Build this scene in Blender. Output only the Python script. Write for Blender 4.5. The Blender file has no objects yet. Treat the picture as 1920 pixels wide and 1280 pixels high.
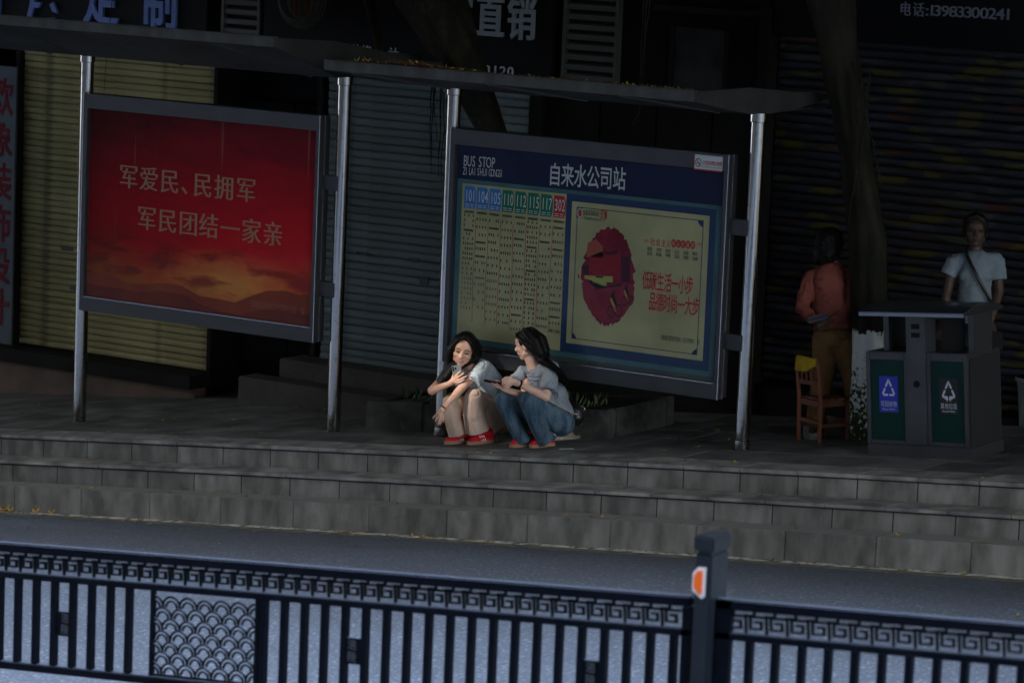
import bpy, bmesh, math, random
from mathutils import Vector, Matrix
random.seed(7)
rad = math.radians
scene = bpy.context.scene
COL = scene.collection

# ------------------------------------------------------------------ camera
CPOS = Vector((12.378, -21.432, 4.468)); YAW, PIT, ROL, FPX = -.5755, .1442, .0417, 6308.
def _rot():
    cy, sy = math.cos(YAW), math.sin(YAW)
    f = Vector((sy*math.cos(PIT), cy*math.cos(PIT), -math.sin(PIT)))
    r = Vector((cy, -sy, 0)); u = r.cross(f)
    cr, sr = math.cos(ROL), math.sin(ROL)
    return r*cr+u*sr, -r*sr+u*cr, f
CR, CU, CF = _rot(); CT = -CF
cam = bpy.data.cameras.new('camera'); camo = bpy.data.objects.new('camera', cam); COL.objects.link(camo)
camo.matrix_world = Matrix(((CR.x, CU.x, CT.x, CPOS.x), (CR.y, CU.y, CT.y, CPOS.y), (CR.z, CU.z, CT.z, CPOS.z), (0, 0, 0, 1)))
cam.sensor_width = 36; cam.lens = FPX/1920*36; cam.clip_end = 2000; cam.clip_start = .5
cam.dof.use_dof = True; cam.dof.focus_distance = 26.7; cam.dof.aperture_fstop = 2.6
scene.camera = camo
scene.render.resolution_x, scene.render.resolution_y = 1024, 682
# ------------------------------------------------------------------ light
SUN = Vector((-.34, -.72, .58)).normalized()         # towards the sun
world = bpy.data.worlds.new('World'); scene.world = world; world.use_nodes = True
nt = world.node_tree; bg = nt.nodes['Background']
sky = nt.nodes.new('ShaderNodeTexSky'); sky.sky_type = 'NISHITA'; sky.sun_disc = False; sky.dust_density = 3.; sky.ozone_density = .6
sky.sun_elevation = math.asin(SUN.z); sky.sun_rotation = math.atan2(SUN.x, SUN.y)
hs = nt.nodes.new('ShaderNodeHueSaturation'); hs.inputs['Saturation'].default_value = .42; nt.links.new(sky.outputs[0], hs.inputs['Color']); nt.links.new(hs.outputs[0], bg.inputs[0]); bg.inputs[1].default_value = .15
sl = bpy.data.lights.new('sun', 'SUN'); sl.energy = 2.0; sl.angle = rad(.55); sl.color = (1, .93, .84)
so = bpy.data.objects.new('sun', sl); COL.objects.link(so); so.rotation_euler = SUN.to_track_quat('Z', 'Y').to_euler(); so.location = (0, -10, 20)
vs = scene.view_settings; vs.view_transform = 'Standard'; vs.look = 'None'; vs.exposure = 3.2; vs.gamma = 1; vs.use_curve_mapping = False
scene.cycles.use_denoising = True; scene.cycles.max_bounces = 8

# ------------------------------------------------------------------ measuring helpers
def G(x): return .0945*x-.0007*(x+3)**2+.0063          # ground: the street climbs to the right
def _ray(px, py): return CR*((px-960)/FPX)-CU*((py-640)/FPX)+CF
def onY(px, py, Y):
    d = _ray(px, py); return CPOS+d*((Y-CPOS.y)/d.y)
def at(px, py, dep): return CPOS+_ray(px, py)*dep
def onG(px, py, h=0):
    d = _ray(px, py); t = 24.
    for i in range(40):
        P = CPOS+d*t; t -= (P.z-G(P.x)-h)/(d.z-.0945*d.x)
    return CPOS+d*t
def depth(P): return (Vector(P)-CPOS).dot(CF)

# ------------------------------------------------------------------ object helpers
def setp(o, label=None, cat=None, group=None, kind=None):
    if label: o['label'] = label
    if cat: o['category'] = cat
    if group: o['group'] = group
    if kind: o['kind'] = kind
    return o
def link(name, me, mat=None, parent=None):
    o = bpy.data.objects.new(name, me); COL.objects.link(o)
    if mat is not None and me is not None and len(me.materials) == 0: me.materials.append(mat)
    if parent is not None: o.parent = parent
    return o
def thing(name, label, cat, group=None, kind=None):
    o = bpy.data.objects.new(name, None); COL.objects.link(o); o.empty_display_size = .1
    return setp(o, label, cat, group, kind)
def place(o, loc, rz=0):
    """put the base of a thing at loc; parts are written in world space so they are shifted back"""
    inv = (Matrix.Translation(loc) @ Matrix.Rotation(rz, 4, 'Z'))
    o.matrix_world = inv
    for c in o.children: c.matrix_parent_inverse = inv.inverted()
class MB:
    def __init__(s): s.v = []; s.f = []
    def add(s, v, f):
        n = len(s.v); s.v += [tuple(p) for p in v]; s.f += [tuple(i+n for i in q) for q in f]; return s
    def hexa(s, p):   # 8 points: bottom 4 ccw, top 4 ccw
        return s.add(p, [(3, 2, 1, 0), (4, 5, 6, 7), (0, 1, 5, 4), (1, 2, 6, 5), (2, 3, 7, 6), (3, 0, 4, 7)])
    def box(s, x0, x1, y0, y1, z0, z1):
        return s.hexa([(x0, y0, z0), (x1, y0, z0), (x1, y1, z0), (x0, y1, z0), (x0, y0, z1), (x1, y0, z1), (x1, y1, z1), (x0, y1, z1)])
    def gbox(s, x0, x1, y0, y1, h0, h1):   # box that follows the street's slope
        a, b = G(x0), G(x1)
        return s.hexa([(x0, y0, a+h0), (x1, y0, b+h0), (x1, y1, b+h0), (x0, y1, a+h0), (x0, y0, a+h1), (x1, y0, b+h1), (x1, y1, b+h1), (x0, y1, a+h1)])
    def bar(s, a, b, w, h, up=Vector((0, 0, 1))):
        a = Vector(a); b = Vector(b); d = (b-a).normalized(); sx = d.cross(up)
        if sx.length < 1e-4: sx = d.cross(Vector((0, 1, 0)))
        sx.normalize(); u = sx.cross(d)
        q = [(-1, -1), (1, -1), (1, 1), (-1, 1)]
        return s.hexa([a+sx*(i*w/2)+u*(j*h/2) for i, j in q]+[b+sx*(i*w/2)+u*(j*h/2) for i, j in q])
    def tube(s, pts, rr, n=10, caps=True):
        pts = [Vector(p) for p in pts]
        if not hasattr(rr, '__len__'): rr = [rr]*len(pts)
        V = []; F = []; ref = None
        for i, p in enumerate(pts):
            d = (pts[min(i+1, len(pts)-1)]-pts[max(i-1, 0)]).normalized()
            if ref is None:
                ref = d.cross(Vector((0, 0, 1)))
                if ref.length < .05: ref = d.cross(Vector((1, 0, 0)))
            ref = (ref-d*ref.dot(d)).normalized(); w = d.cross(ref)
            for k in range(n):
                a = 2*math.pi*k/n; V.append(p+(ref*math.cos(a)+w*math.sin(a))*rr[i])
        for i in range(len(pts)-1):
            for k in range(n): F.append((i*n+k, i*n+(k+1) % n, (i+1)*n+(k+1) % n, (i+1)*n+k))
        if caps: F.append(tuple(range(n-1, -1, -1))); F.append(tuple((len(pts)-1)*n+k for k in range(n)))
        return s.add(V, F)
    def capsule(s, a, b, ra, rb, n=16, m=5):
        a = Vector(a); b = Vector(b); d = b-a
        if d.length < 1e-5: d = Vector((0, 0, 1e-4))
        d.normalize(); P = []; R = []
        for i in range(m): t = math.pi/2*i/m; P.append(a-d*ra*math.cos(t)); R.append(max(ra*math.sin(t), ra*.05))
        P += [a, b]; R += [ra, rb]
        for i in range(1, m+1): t = math.pi/2*i/m; P.append(b+d*rb*math.sin(t)); R.append(max(rb*math.cos(t), rb*.05))
        return s.tube(P, R, n)
    def chain(s, pts, rr, n=14):
        for i in range(len(pts)-1): s.capsule(pts[i], pts[i+1], rr[i], rr[i+1], n)
        return s
    def ell(s, c, rx, ry, rz, X=Vector((1, 0, 0)), Y=Vector((0, 1, 0)), Z=Vector((0, 0, 1)), n=20, m=12):
        c = Vector(c); V = [c+Z*rz]; F = []
        for i in range(1, m):
            t = math.pi*i/m
            for k in range(n):
                a = 2*math.pi*k/n; V.append(c+X*(rx*math.sin(t)*math.cos(a))+Y*(ry*math.sin(t)*math.sin(a))+Z*(rz*math.cos(t)))
        V.append(c-Z*rz)
        for k in range(n): F.append((0, 1+k, 1+(k+1) % n))
        for i in range(m-2):
            for k in range(n): F.append((1+i*n+k, 1+(i+1)*n+k, 1+(i+1)*n+(k+1) % n, 1+i*n+(k+1) % n))
        L = len(V)-1
        for k in range(n): F.append((L, 1+(m-2)*n+(k+1) % n, 1+(m-2)*n+k))
        return s.add(V, F)
    def mesh(s, name, smooth=False):
        me = bpy.data.meshes.new(name); me.from_pydata(s.v, [], s.f); me.update()
        if smooth: me.shade_smooth()
        return me
    def build(s, name, mat, parent=None, smooth=False, bevel=0, angle=None):
        me = s.mesh(name, smooth)
        bm = bmesh.new(); bm.from_mesh(me); bmesh.ops.recalc_face_normals(bm, faces=bm.faces)
        if bevel: bmesh.ops.bevel(bm, geom=bm.edges[:], offset=bevel, segments=2, affect='EDGES', clamp_overlap=True)
        bm.to_mesh(me); bm.free()
        if smooth: me.shade_smooth()
        if angle and smooth: me.set_sharp_from_angle(angle=rad(angle))
        return link(name, me, mat, parent)
def evalmesh(me, mods):
    o = bpy.data.objects.new('tmp', me); COL.objects.link(o)
    for t, kw in mods:
        m = o.modifiers.new(t, t)
        for k, v in kw.items(): setattr(m, k, v)
    dg = bpy.context.evaluated_depsgraph_get(); dg.update()
    r = bpy.data.meshes.new_from_object(o.evaluated_get(dg)); bpy.data.objects.remove(o)
    return r
def fuse(mb, name, mat, parent=None, voxel=.004, sm=4, fac=.5, dec=None):
    """one continuous skin over overlapping closed shapes"""
    me = mb.mesh(name); bm = bmesh.new(); bm.from_mesh(me); bmesh.ops.recalc_face_normals(bm, faces=bm.faces); bm.to_mesh(me); bm.free()
    mods = [('REMESH', dict(mode='VOXEL', voxel_size=voxel))]
    if sm: mods.append(('SMOOTH', dict(iterations=sm, factor=fac)))
    r = evalmesh(me, mods); r.shade_smooth(); r.name = name; r.materials.clear()
    return link(name, r, mat, parent)
def sheet(name, pts, mat, parent=None):
    me = bpy.data.meshes.new(name); me.from_pydata([tuple(p) for p in pts], [], [tuple(range(len(pts)))]); me.update()
    return link(name, me, mat, parent)

# ------------------------------------------------------------------ lettering
_glyph = {}
def glyph(ch, off=0.):
    k = (ch, round(off, 4))
    if k not in _glyph:
        c = bpy.data.curves.new('g', 'FONT'); c.body = ch; c.size = 1; c.resolution_u = 3; c.offset = off
        c.fill_mode = 'FRONT'
        o = bpy.data.objects.new('g', c); COL.objects.link(o)
        dg = bpy.context.evaluated_depsgraph_get(); dg.update()
        me = bpy.data.meshes.new_from_object(o.evaluated_get(dg)); bpy.data.objects.remove(o)
        v = [(p.co.x, p.co.y) for p in me.vertices]; f = [tuple(q.vertices) for q in me.polygons]
        _glyph[k] = (v, f, (min(a for a, b in v), max(a for a, b in v)) if v else (0, 0))
    return _glyph[k]
def letters(items, name, mat, parent, M, thick=0., off=0., dbl=0.):
    """items: (char, cx, cz, width, height) in the plane's metres; M maps (x, z, out) to world"""
    mb = MB()
    for ch, cx, cz, w, h in items:
        v, f, (a, b) = glyph(ch, off); cjk = ord(ch) > 0x2000
        mx = .5 if cjk else (a+b)/2; my = .38 if cjk else .36; k = 1. if cjk else 1/.72
        for dx in ((0, dbl) if dbl else (0,)):
            P = [M(cx+(x-mx)*w*(1 if cjk else 1/max(b-a, .12) if False else k)+dx, cz+(y-my)*h*k, thick+dx*.02) for x, y in v]
            if thick:
                n = len(P); Q = [M(cx+(x-mx)*w*k+dx, cz+(y-my)*h*k, 0) for x, y in v]
                ed = {}
                for q in f:
                    for i in range(len(q)):
                        e = (q[i], q[(i+1) % len(q)]); ed[e] = 1
                side = [(e[0], e[0]+n, e[1]+n, e[1]) for e in ed if (e[1], e[0]) not in ed]
                mb.add(P+Q, f+side)
            else: mb.add(P, f)
    me = mb.mesh(name)
    return link(name, me, mat, parent)
def line_items(s, p0, p1, w, h, off=0.):
    n = len(s); out = []
    for i, ch in enumerate(s):
        if ch == ' ': continue
        t = i/(n-1) if n > 1 else .5
        out.append((ch, p0[0]+(p1[0]-p0[0])*t, p0[1]+(p1[1]-p0[1])*t, w, h))
    return out

# ------------------------------------------------------------------ materials
def mat(name, c, rough=.6, metal=0., c2=None, scale=6., bump=0., bscale=None, stretch=None, detail=6., spec=.5, lo=.35, hi=.65, rand=0., coords='Object', c3=None, s3=40., a3=.3, trans=0.):
    m = bpy.data.materials.new(name); m.use_nodes = True; t = m.node_tree; N = t.nodes; L = t.links
    b = N['Principled BSDF']; b.inputs['Base Color'].default_value = (*c, 1); b.inputs['Roughness'].default_value = rough
    b.inputs['Metallic'].default_value = metal; b.inputs['Specular IOR Level'].default_value = spec
    tc = N.new('ShaderNodeTexCoord'); mp = N.new('ShaderNodeMapping'); L.new(tc.outputs[coords], mp.inputs[0])
    if stretch: mp.inputs['Scale'].default_value = stretch
    out = None
    if c2:
        n = N.new('ShaderNodeTexNoise'); n.inputs['Scale'].default_value = scale; n.inputs['Detail'].default_value = detail; L.new(mp.outputs[0], n.inputs[0])
        mr = N.new('ShaderNodeMapRange'); mr.inputs[1].default_value = lo; mr.inputs[2].default_value = hi; L.new(n.outputs[0], mr.inputs[0])
        mx = N.new('ShaderNodeMix'); mx.data_type = 'RGBA'; mx.inputs[6].default_value = (*c, 1); mx.inputs[7].default_value = (*c2, 1)
        L.new(mr.outputs[0], mx.inputs[0]); out = mx.outputs[2]
    if c3:
        n = N.new('ShaderNodeTexNoise'); n.inputs['Scale'].default_value = s3; n.inputs['Detail'].default_value = 4; L.new(tc.outputs[coords], n.inputs[0])
        mr = N.new('ShaderNodeMapRange'); mr.inputs[1].default_value = .55; mr.inputs[2].default_value = .7; mr.inputs[4].default_value = a3; L.new(n.outputs[0], mr.inputs[0])
        mx = N.new('ShaderNodeMix'); mx.data_type = 'RGBA'; mx.inputs[7].default_value = (*c3, 1); mx.inputs[6].default_value = (*c, 1)
        if out: L.new(out, mx.inputs[6])
        L.new(mr.outputs[0], mx.inputs[0]); out = mx.outputs[2]
    if rand:
        oi = N.new('ShaderNodeObjectInfo'); mr = N.new('ShaderNodeMapRange'); mr.inputs[3].default_value = 1-rand; mr.inputs[4].default_value = 1+rand; L.new(oi.outputs['Random'], mr.inputs[0])
        mx = N.new('ShaderNodeMix'); mx.data_type = 'RGBA'; mx.blend_type = 'MULTIPLY'; mx.inputs[0].default_value = 1; mx.inputs[6].default_value = (*c, 1)
        if out: L.new(out, mx.inputs[6])
        cb = N.new('ShaderNodeCombineColor'); [L.new(mr.outputs[0], cb.inputs[i]) for i in range(3)]; L.new(cb.outputs[0], mx.inputs[7]); out = mx.outputs[2]
    if out: L.new(out, b.inputs['Base Color'])
    if bump:
        n = N.new('ShaderNodeTexNoise'); n.inputs['Scale'].default_value = bscale or scale*6; n.inputs['Detail'].default_value = 5; L.new(mp.outputs[0], n.inputs[0])
        bp = N.new('ShaderNodeBump'); bp.inputs['Strength'].default_value = bump; bp.inputs['Distance'].default_value = .01; L.new(n.outputs[0], bp.inputs['Height']); L.new(bp.outputs[0], b.inputs['Normal'])
    if trans: b.inputs['Transmission Weight'].default_value = trans
    return m
M = {}
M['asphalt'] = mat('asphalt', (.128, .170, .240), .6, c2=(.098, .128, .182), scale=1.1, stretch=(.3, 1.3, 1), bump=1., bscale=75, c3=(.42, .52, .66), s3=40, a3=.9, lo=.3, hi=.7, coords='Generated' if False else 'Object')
def skylit_tops(m, c, lo=.6, hi=.9, amt=1.):
    """sky light painted into the colour of the upward faces"""
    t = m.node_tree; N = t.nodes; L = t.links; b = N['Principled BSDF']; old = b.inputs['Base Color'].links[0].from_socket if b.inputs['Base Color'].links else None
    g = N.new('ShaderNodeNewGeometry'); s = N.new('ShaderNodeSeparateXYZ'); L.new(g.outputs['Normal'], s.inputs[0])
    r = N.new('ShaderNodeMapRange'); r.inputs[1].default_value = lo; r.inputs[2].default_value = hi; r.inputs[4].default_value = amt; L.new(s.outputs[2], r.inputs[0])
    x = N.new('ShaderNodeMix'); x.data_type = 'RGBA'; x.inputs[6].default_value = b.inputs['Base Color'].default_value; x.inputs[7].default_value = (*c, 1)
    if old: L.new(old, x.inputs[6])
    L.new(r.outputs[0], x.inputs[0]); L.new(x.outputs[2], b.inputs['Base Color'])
def kerb_shade(m):
    # shade beside the kerb, painted into the asphalt and broken up by noise
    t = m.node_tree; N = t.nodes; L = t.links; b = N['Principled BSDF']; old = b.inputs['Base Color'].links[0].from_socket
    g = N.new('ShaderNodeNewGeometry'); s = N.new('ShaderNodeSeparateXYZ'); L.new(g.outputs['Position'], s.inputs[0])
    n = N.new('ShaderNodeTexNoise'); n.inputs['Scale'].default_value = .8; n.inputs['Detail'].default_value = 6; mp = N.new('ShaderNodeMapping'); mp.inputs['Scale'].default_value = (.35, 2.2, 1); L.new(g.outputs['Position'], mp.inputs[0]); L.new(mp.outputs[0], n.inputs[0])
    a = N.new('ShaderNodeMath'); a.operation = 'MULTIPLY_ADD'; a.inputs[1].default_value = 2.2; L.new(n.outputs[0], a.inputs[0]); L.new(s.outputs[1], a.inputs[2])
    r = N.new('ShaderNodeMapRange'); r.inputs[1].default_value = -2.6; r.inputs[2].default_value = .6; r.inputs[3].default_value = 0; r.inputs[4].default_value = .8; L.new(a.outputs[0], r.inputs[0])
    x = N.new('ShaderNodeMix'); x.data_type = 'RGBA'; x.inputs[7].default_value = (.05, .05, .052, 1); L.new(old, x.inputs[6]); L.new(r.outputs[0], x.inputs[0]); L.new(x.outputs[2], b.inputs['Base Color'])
kerb_shade(M['asphalt'])
M['stone'] = mat('stone', (.262, .25, .226), .8, spec=.12, c2=(.135, .128, .115), scale=3.2, bump=.35, bscale=60, stretch=(2.2, 2.2, .8), c3=(.07, .066, .06), s3=5, a3=.32, rand=.2)
skylit_tops(M['stone'], (.27, .26, .245), .7, .95, .9)  # stone tops painted paler, as if lit by the sky
M['stone_top'] = mat('stone_top', (.34, .325, .295), .75, c2=(.12, .122, .12), scale=5, bump=.25, bscale=70, c3=(.30, .30, .29), s3=60, a3=.4, rand=.15)
M['paver'] = mat('paver', (.165, .162, .154), .75, spec=.25, c2=(.07, .07, .066), scale=3, bump=.25, bscale=50, c3=(.2, .2, .19), s3=30, a3=.25, rand=.22)
M['joint'] = mat('joint', (.03, .03, .028), .95)
M['steel'] = mat('brushed_steel', (.52, .50, .46), .09, 1., c2=(.38, .36, .33), scale=8, stretch=(1, 1, .05), bump=.05, bscale=120, c3=(.2, .18, .14), s3=22, a3=.45)
M['alu'] = mat('aluminium', (.06, .062, .066), .45, .45, c2=(.05, .052, .056), scale=5, bump=.04, bscale=60, c3=(.05, .045, .04), s3=30, a3=.4)
M['alu_edge'] = mat('aluminium_edge', (.75, .76, .78), .25, .9)
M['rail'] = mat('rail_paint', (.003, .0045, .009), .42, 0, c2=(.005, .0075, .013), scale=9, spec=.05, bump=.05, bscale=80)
skylit_tops(M['rail'], (.15, .19, .27))  # pale blue sky highlight painted on the rail's upper faces
M['black'] = mat('black_plastic', (.008, .008, .009), .6, spec=.12)
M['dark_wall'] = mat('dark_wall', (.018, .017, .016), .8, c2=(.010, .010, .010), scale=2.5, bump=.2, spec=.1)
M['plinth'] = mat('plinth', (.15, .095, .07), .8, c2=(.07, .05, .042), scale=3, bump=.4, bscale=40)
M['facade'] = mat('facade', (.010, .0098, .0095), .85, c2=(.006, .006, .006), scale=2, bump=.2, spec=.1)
def leafmat(name, c, c2):
    m = mat(name, c, .55, c2=c2, scale=1.2, rand=0); return m
M['leaf'] = leafmat('leaf', (.035, .07, .02), (.07, .12, .03))
M['bark'] = mat('bark', (.034, .030, .022), .9, spec=.1, c2=(.014, .015, .010), scale=5, bump=.9, bscale=18, stretch=(1.6, 1.6, .4), c3=(.06, .065, .045), s3=14, a3=.4)
FASTCROWN = False
# ================================================================== SETTING
def struct(o, kind='structure'): o['kind'] = kind; return o
# road: one sheet that follows the slope to the horizon
mb = MB(); xs = [-300, -120, -60]+[-30+2*i for i in range(31)]+[60, 120, 300]
def GX(x):
    if x < -30: return G(-30)+(x+30)*.02
    if x > 30: return G(30)+(x-30)*.02
    return G(x)
ys = [-300, -60, -20, -.42]
V = [(x, y, GX(x)-.570) for y in ys for x in xs]; n = len(xs)
mb.add(V, [(j*n+i, j*n+i+1, (j+1)*n+i+1, (j+1)*n+i) for j in range(len(ys)-1) for i in range(n-1)])
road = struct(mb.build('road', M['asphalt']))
M['gutter'] = mat('gutter_concrete', (.24, .235, .21), .85, c2=(.10, .095, .08), scale=7, bump=.4, bscale=60)
M['line'] = mat('worn_white_line', (.62, .62, .58), .8, c2=(.14, .135, .12), scale=12, bump=.3, bscale=70, lo=.45, hi=.6)
M['yline'] = mat('worn_yellow_line', (.20, .17, .09), .8, c2=(.09, .085, .07), scale=10, bump=.3, bscale=70)
mb = MB()
for i in range(24):
    x = -12+i*.75; mb.gbox(x, x+.75, -.60, -.532, -.60, -.566)
struct(mb.build('gutter', M['line']))
mb = MB()
for i in range(24):
    x = -12+i*.75; mb.gbox(x, x+.75, -.68, -.604, -.60, -.5675)
struct(mb.build('road_line', M['yline']))
# steps: each block of stone is a piece of its own
steps = thing('steps', None, None, kind='structure')
T1, T2, R1, R2, RT = .30, .23, .178, .175, .565
def blocks(w, x0, y0, y1, h0, h1, nm, m, gap=.0026, jit=.0015, bev=.004):
    base = None; x = x0
    while x < 6.2:
        ww = w+random.uniform(-.004, .004)
        b = MB().gbox(x+gap/2, x+ww-gap/2, y0+random.uniform(-jit, jit), y1, h0, h1+random.uniform(-jit, jit)*.6)
        b.build(nm, m, steps, bevel=bev)
        x += ww
blocks(.482, -10.08, .028, .30, -R1-.02, -.040, 'riser_block', M['stone'])
blocks(.482, -10.08, 0, .36, -.030, 0, 'edge_slab', M['stone_top'], bev=.006)
blocks(.484, -10.2, -T1+.028, .02, -R1-R2-.02, -R1-.036, 'riser_block', M['stone'])
blocks(.484, -10.2, -T1, .010, -R1-.026, -R1, 'tread_slab', M['stone_top'], bev=.005)
blocks(.727, -10.42, -T1-T2, -T1+.01, -RT-.02, -R1-R2, 'curb_block', M['stone'], bev=.005)
mb = MB(); mb.gbox(-11, -2, -T1-T2+.03, .3, -.8, -R1-R2-.02); mb.gbox(-2, 6.3, -T1-T2+.03, .3, -.8, -R1-R2-.02)
mb.gbox(-11, -2, -T1+.03, .3, -R1-R2-.02, -R1-.02); mb.gbox(-2, 6.3, -T1+.03, .3, -R1-R2-.02, -R1-.02)
mb.gbox(-11, -2, .03, .36, -R1-.02, -.01); mb.gbox(-2, 6.3, .03, .36, -R1-.02, -.01)
mb.build('joint_bed', M['joint'], steps)
# pavement tiles
pave = thing('pavement', None, None, kind='structure')
mb = MB()
for i in range(18): mb.gbox(-11+i, -10+i, .36, 3.4, -.7, -.006)
mb.build('joint_bed', M['joint'], pave)
tw = .5; tl = .5
for j in range(6):
    y0 = .364+j*tl
    for i in range(33):
        x0 = -10.2+i*tw+(tw/2 if j % 2 else 0)
        b = MB().gbox(x0+.003, x0+tw-.003, y0+.003, y0+tl-.003, -.03, random.uniform(-.0015, .0015))
        b.build('paving_tile', M['paver'], pave, bevel=.003)

# ------------------------------------------------------------------ shop building
bld = thing('shop_building', 'dark row of shuttered shops behind the bus stop', 'building')
YW = 2.95
def wallbox(nm, m, *a): return MB().box(*a).build(nm, m, bld)
# upper wall, above the shutters
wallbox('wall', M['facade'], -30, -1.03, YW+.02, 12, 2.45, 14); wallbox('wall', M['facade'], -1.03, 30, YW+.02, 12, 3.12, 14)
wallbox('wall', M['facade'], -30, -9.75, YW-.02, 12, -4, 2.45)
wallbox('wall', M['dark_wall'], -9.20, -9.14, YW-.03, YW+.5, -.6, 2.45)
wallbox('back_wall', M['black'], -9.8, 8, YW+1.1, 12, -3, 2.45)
wallbox('plinth', M['plinth'], -11, -6.78, 2.74, 4, -2, -.56)
wallbox('sill', M['dark_wall'], -11, -6.78, 2.66, 4, -.558, -.43)
# slatted shutters
def shutter(nm, x0, x1, y, z0, z1, pitch, m, bow=.014, seed=1):
    rnd = random.Random(seed); s = bpy.data.objects.new(nm, None); COL.objects.link(s); s.parent = bld
    L = x1-x0; prof = [(.9*bow, 0), (-.1*bow, .06*pitch), (-.75*bow, .20*pitch), (-bow, .5*pitch), (-.8*bow, .84*pitch), (-.3*bow, .95*pitch), (.9*bow, 1.0*pitch)]
    seg = 6; P = []; F = []
    for i in range(seg+1):
        for a, b in prof: P.append((L*i/seg, a, b))
    k = len(prof)
    for i in range(seg):
        for j in range(k-1): F.append((i*k+j, (i+1)*k+j, (i+1)*k+j+1, i*k+j+1))
    me = MB().add(P, F).mesh('slat', True); me.materials.append(m)
    z = z0
    while z < z1:
        o = link('slat', me, None, s); o.location = (x0, y+rnd.uniform(-.005, .004)+(.006 if rnd.random() < .12 else 0), z); o.rotation_euler = (rnd.uniform(-.06, .06), rnd.uniform(-.0008, .0008), 0); z += pitch
    return s
M['ysh'] = mat('yellow_shutter', (.43, .37, .18), .7, spec=.12, c2=(.29, .25, .12), scale=2.5, bump=.15, bscale=30, stretch=(.6, 1, 1), c3=(.04, .04, .03), s3=5, a3=.55, rand=.12)
M['bsh'] = mat('blue_shutter', (.20, .25, .255), .65, spec=.12, c2=(.14, .18, .185), scale=2.5, bump=.12, bscale=30, stretch=(.5, 1, 1), c3=(.03, .035, .035), s3=6, a3=.4, rand=.1)
wallbox('shutter_box', M['black'], -9.14, -6.78, YW+.06, YW+1.1, -.56, 2.45)
shutter('rolling_shutter', -9.13, -6.79, YW+.03, -.42, 2.42, .062, M['ysh'], seed=3)
wallbox('door_jamb', M['dark_wall'], -6.785, -6.74, YW-.04, YW+.9, -.9, 2.45)
wallbox('door_jamb', M['dark_wall'], -5.62, -5.56, YW-.02, YW+.9, -.9, 2.45)
wallbox('doorway', M['black'], -6.74, -5.62, YW+.45, YW+.6, -.9, 2.45)
wallbox('door_leaf', M['dark_wall'], -6.7, -6.18, YW+.38, YW+.44, -.85, 2.1)
wallbox('door_leaf', M['dark_wall'], -6.16, -5.66, YW+.38, YW+.44, -.85, 2.1)
shutter('rolling_shutter', -5.5, -3.34, YW+.0, -.16, 2.42, .072, M['bsh'], seed=5)
wallbox('shutter_box', M['black'], -5.56, -3.33, YW+.04, YW+1, -.5, 2.45)
wallbox('bottom_rail', M['dark_wall'], -5.5, -3.34, YW-.03, YW+.02, -.20, -.135)
M['tag'] = mat('worn_sticker', (.035, .035, .04), .7, c2=(.10, .10, .11), scale=40)
for nm, px, py, w, h, Y in (('sticker', 775, 488, .10, .035, YW), ('sticker', 795, 526, .09, .075, YW), ('sticker', 678, 475, .12, .03, YW), ('sticker', 125, 467, .14, .03, YW+.03), ('sticker', 136, 540, .06, .04, YW+.03), ('lock', 372, 612, .05, .02, YW+.03)):
    P = onY(px, py, Y-.02); MB().box(P.x-w/2, P.x+w/2, Y-.02, Y-.012, P.z-h/2, P.z+h/2).build(nm, M['tag'], bld)
M['dstone'] = mat('dark_stone', (.075, .062, .055), .75, c2=(.04, .036, .034), scale=4, bump=.3, bscale=40, c3=(.12, .11, .1), s3=30, a3=.3)
ss = bpy.data.objects.new('shop_steps', None); COL.objects.link(ss); ss.parent = bld
MB().box(-5.72, -2.9, 2.62, YW+.04, -1, -.135).build('step', M['dstone'], ss, bevel=.006)
MB().box(-5.98, -2.9, 2.36, 2.618, -1, -.30).build('step', M['dstone'], ss, bevel=.006)
# dark fluted panels and the ad-covered shutter to the right
wallbox('pillar', M['dark_wall'], -3.33, -3.20, YW-.05, YW+.6, -.6, 2.5)
for i, (a, b) in enumerate(((-3.19, -2.66), (-2.64, -2.1), (-2.08, -1.56), (-1.54, -1.14))):
    wallbox('metal_panel', M['dark_wall'], a, b, YW+.01, YW+.06, -.5, 2.44)
wallbox('pillar', M['dark_wall'], -1.12, -1.02, YW-.04, YW+.6, -.6, 3.3)
wallbox('plinth', M['dark_wall'], -3.2, 7, YW-.0, 4.5, -2, .17)
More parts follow.
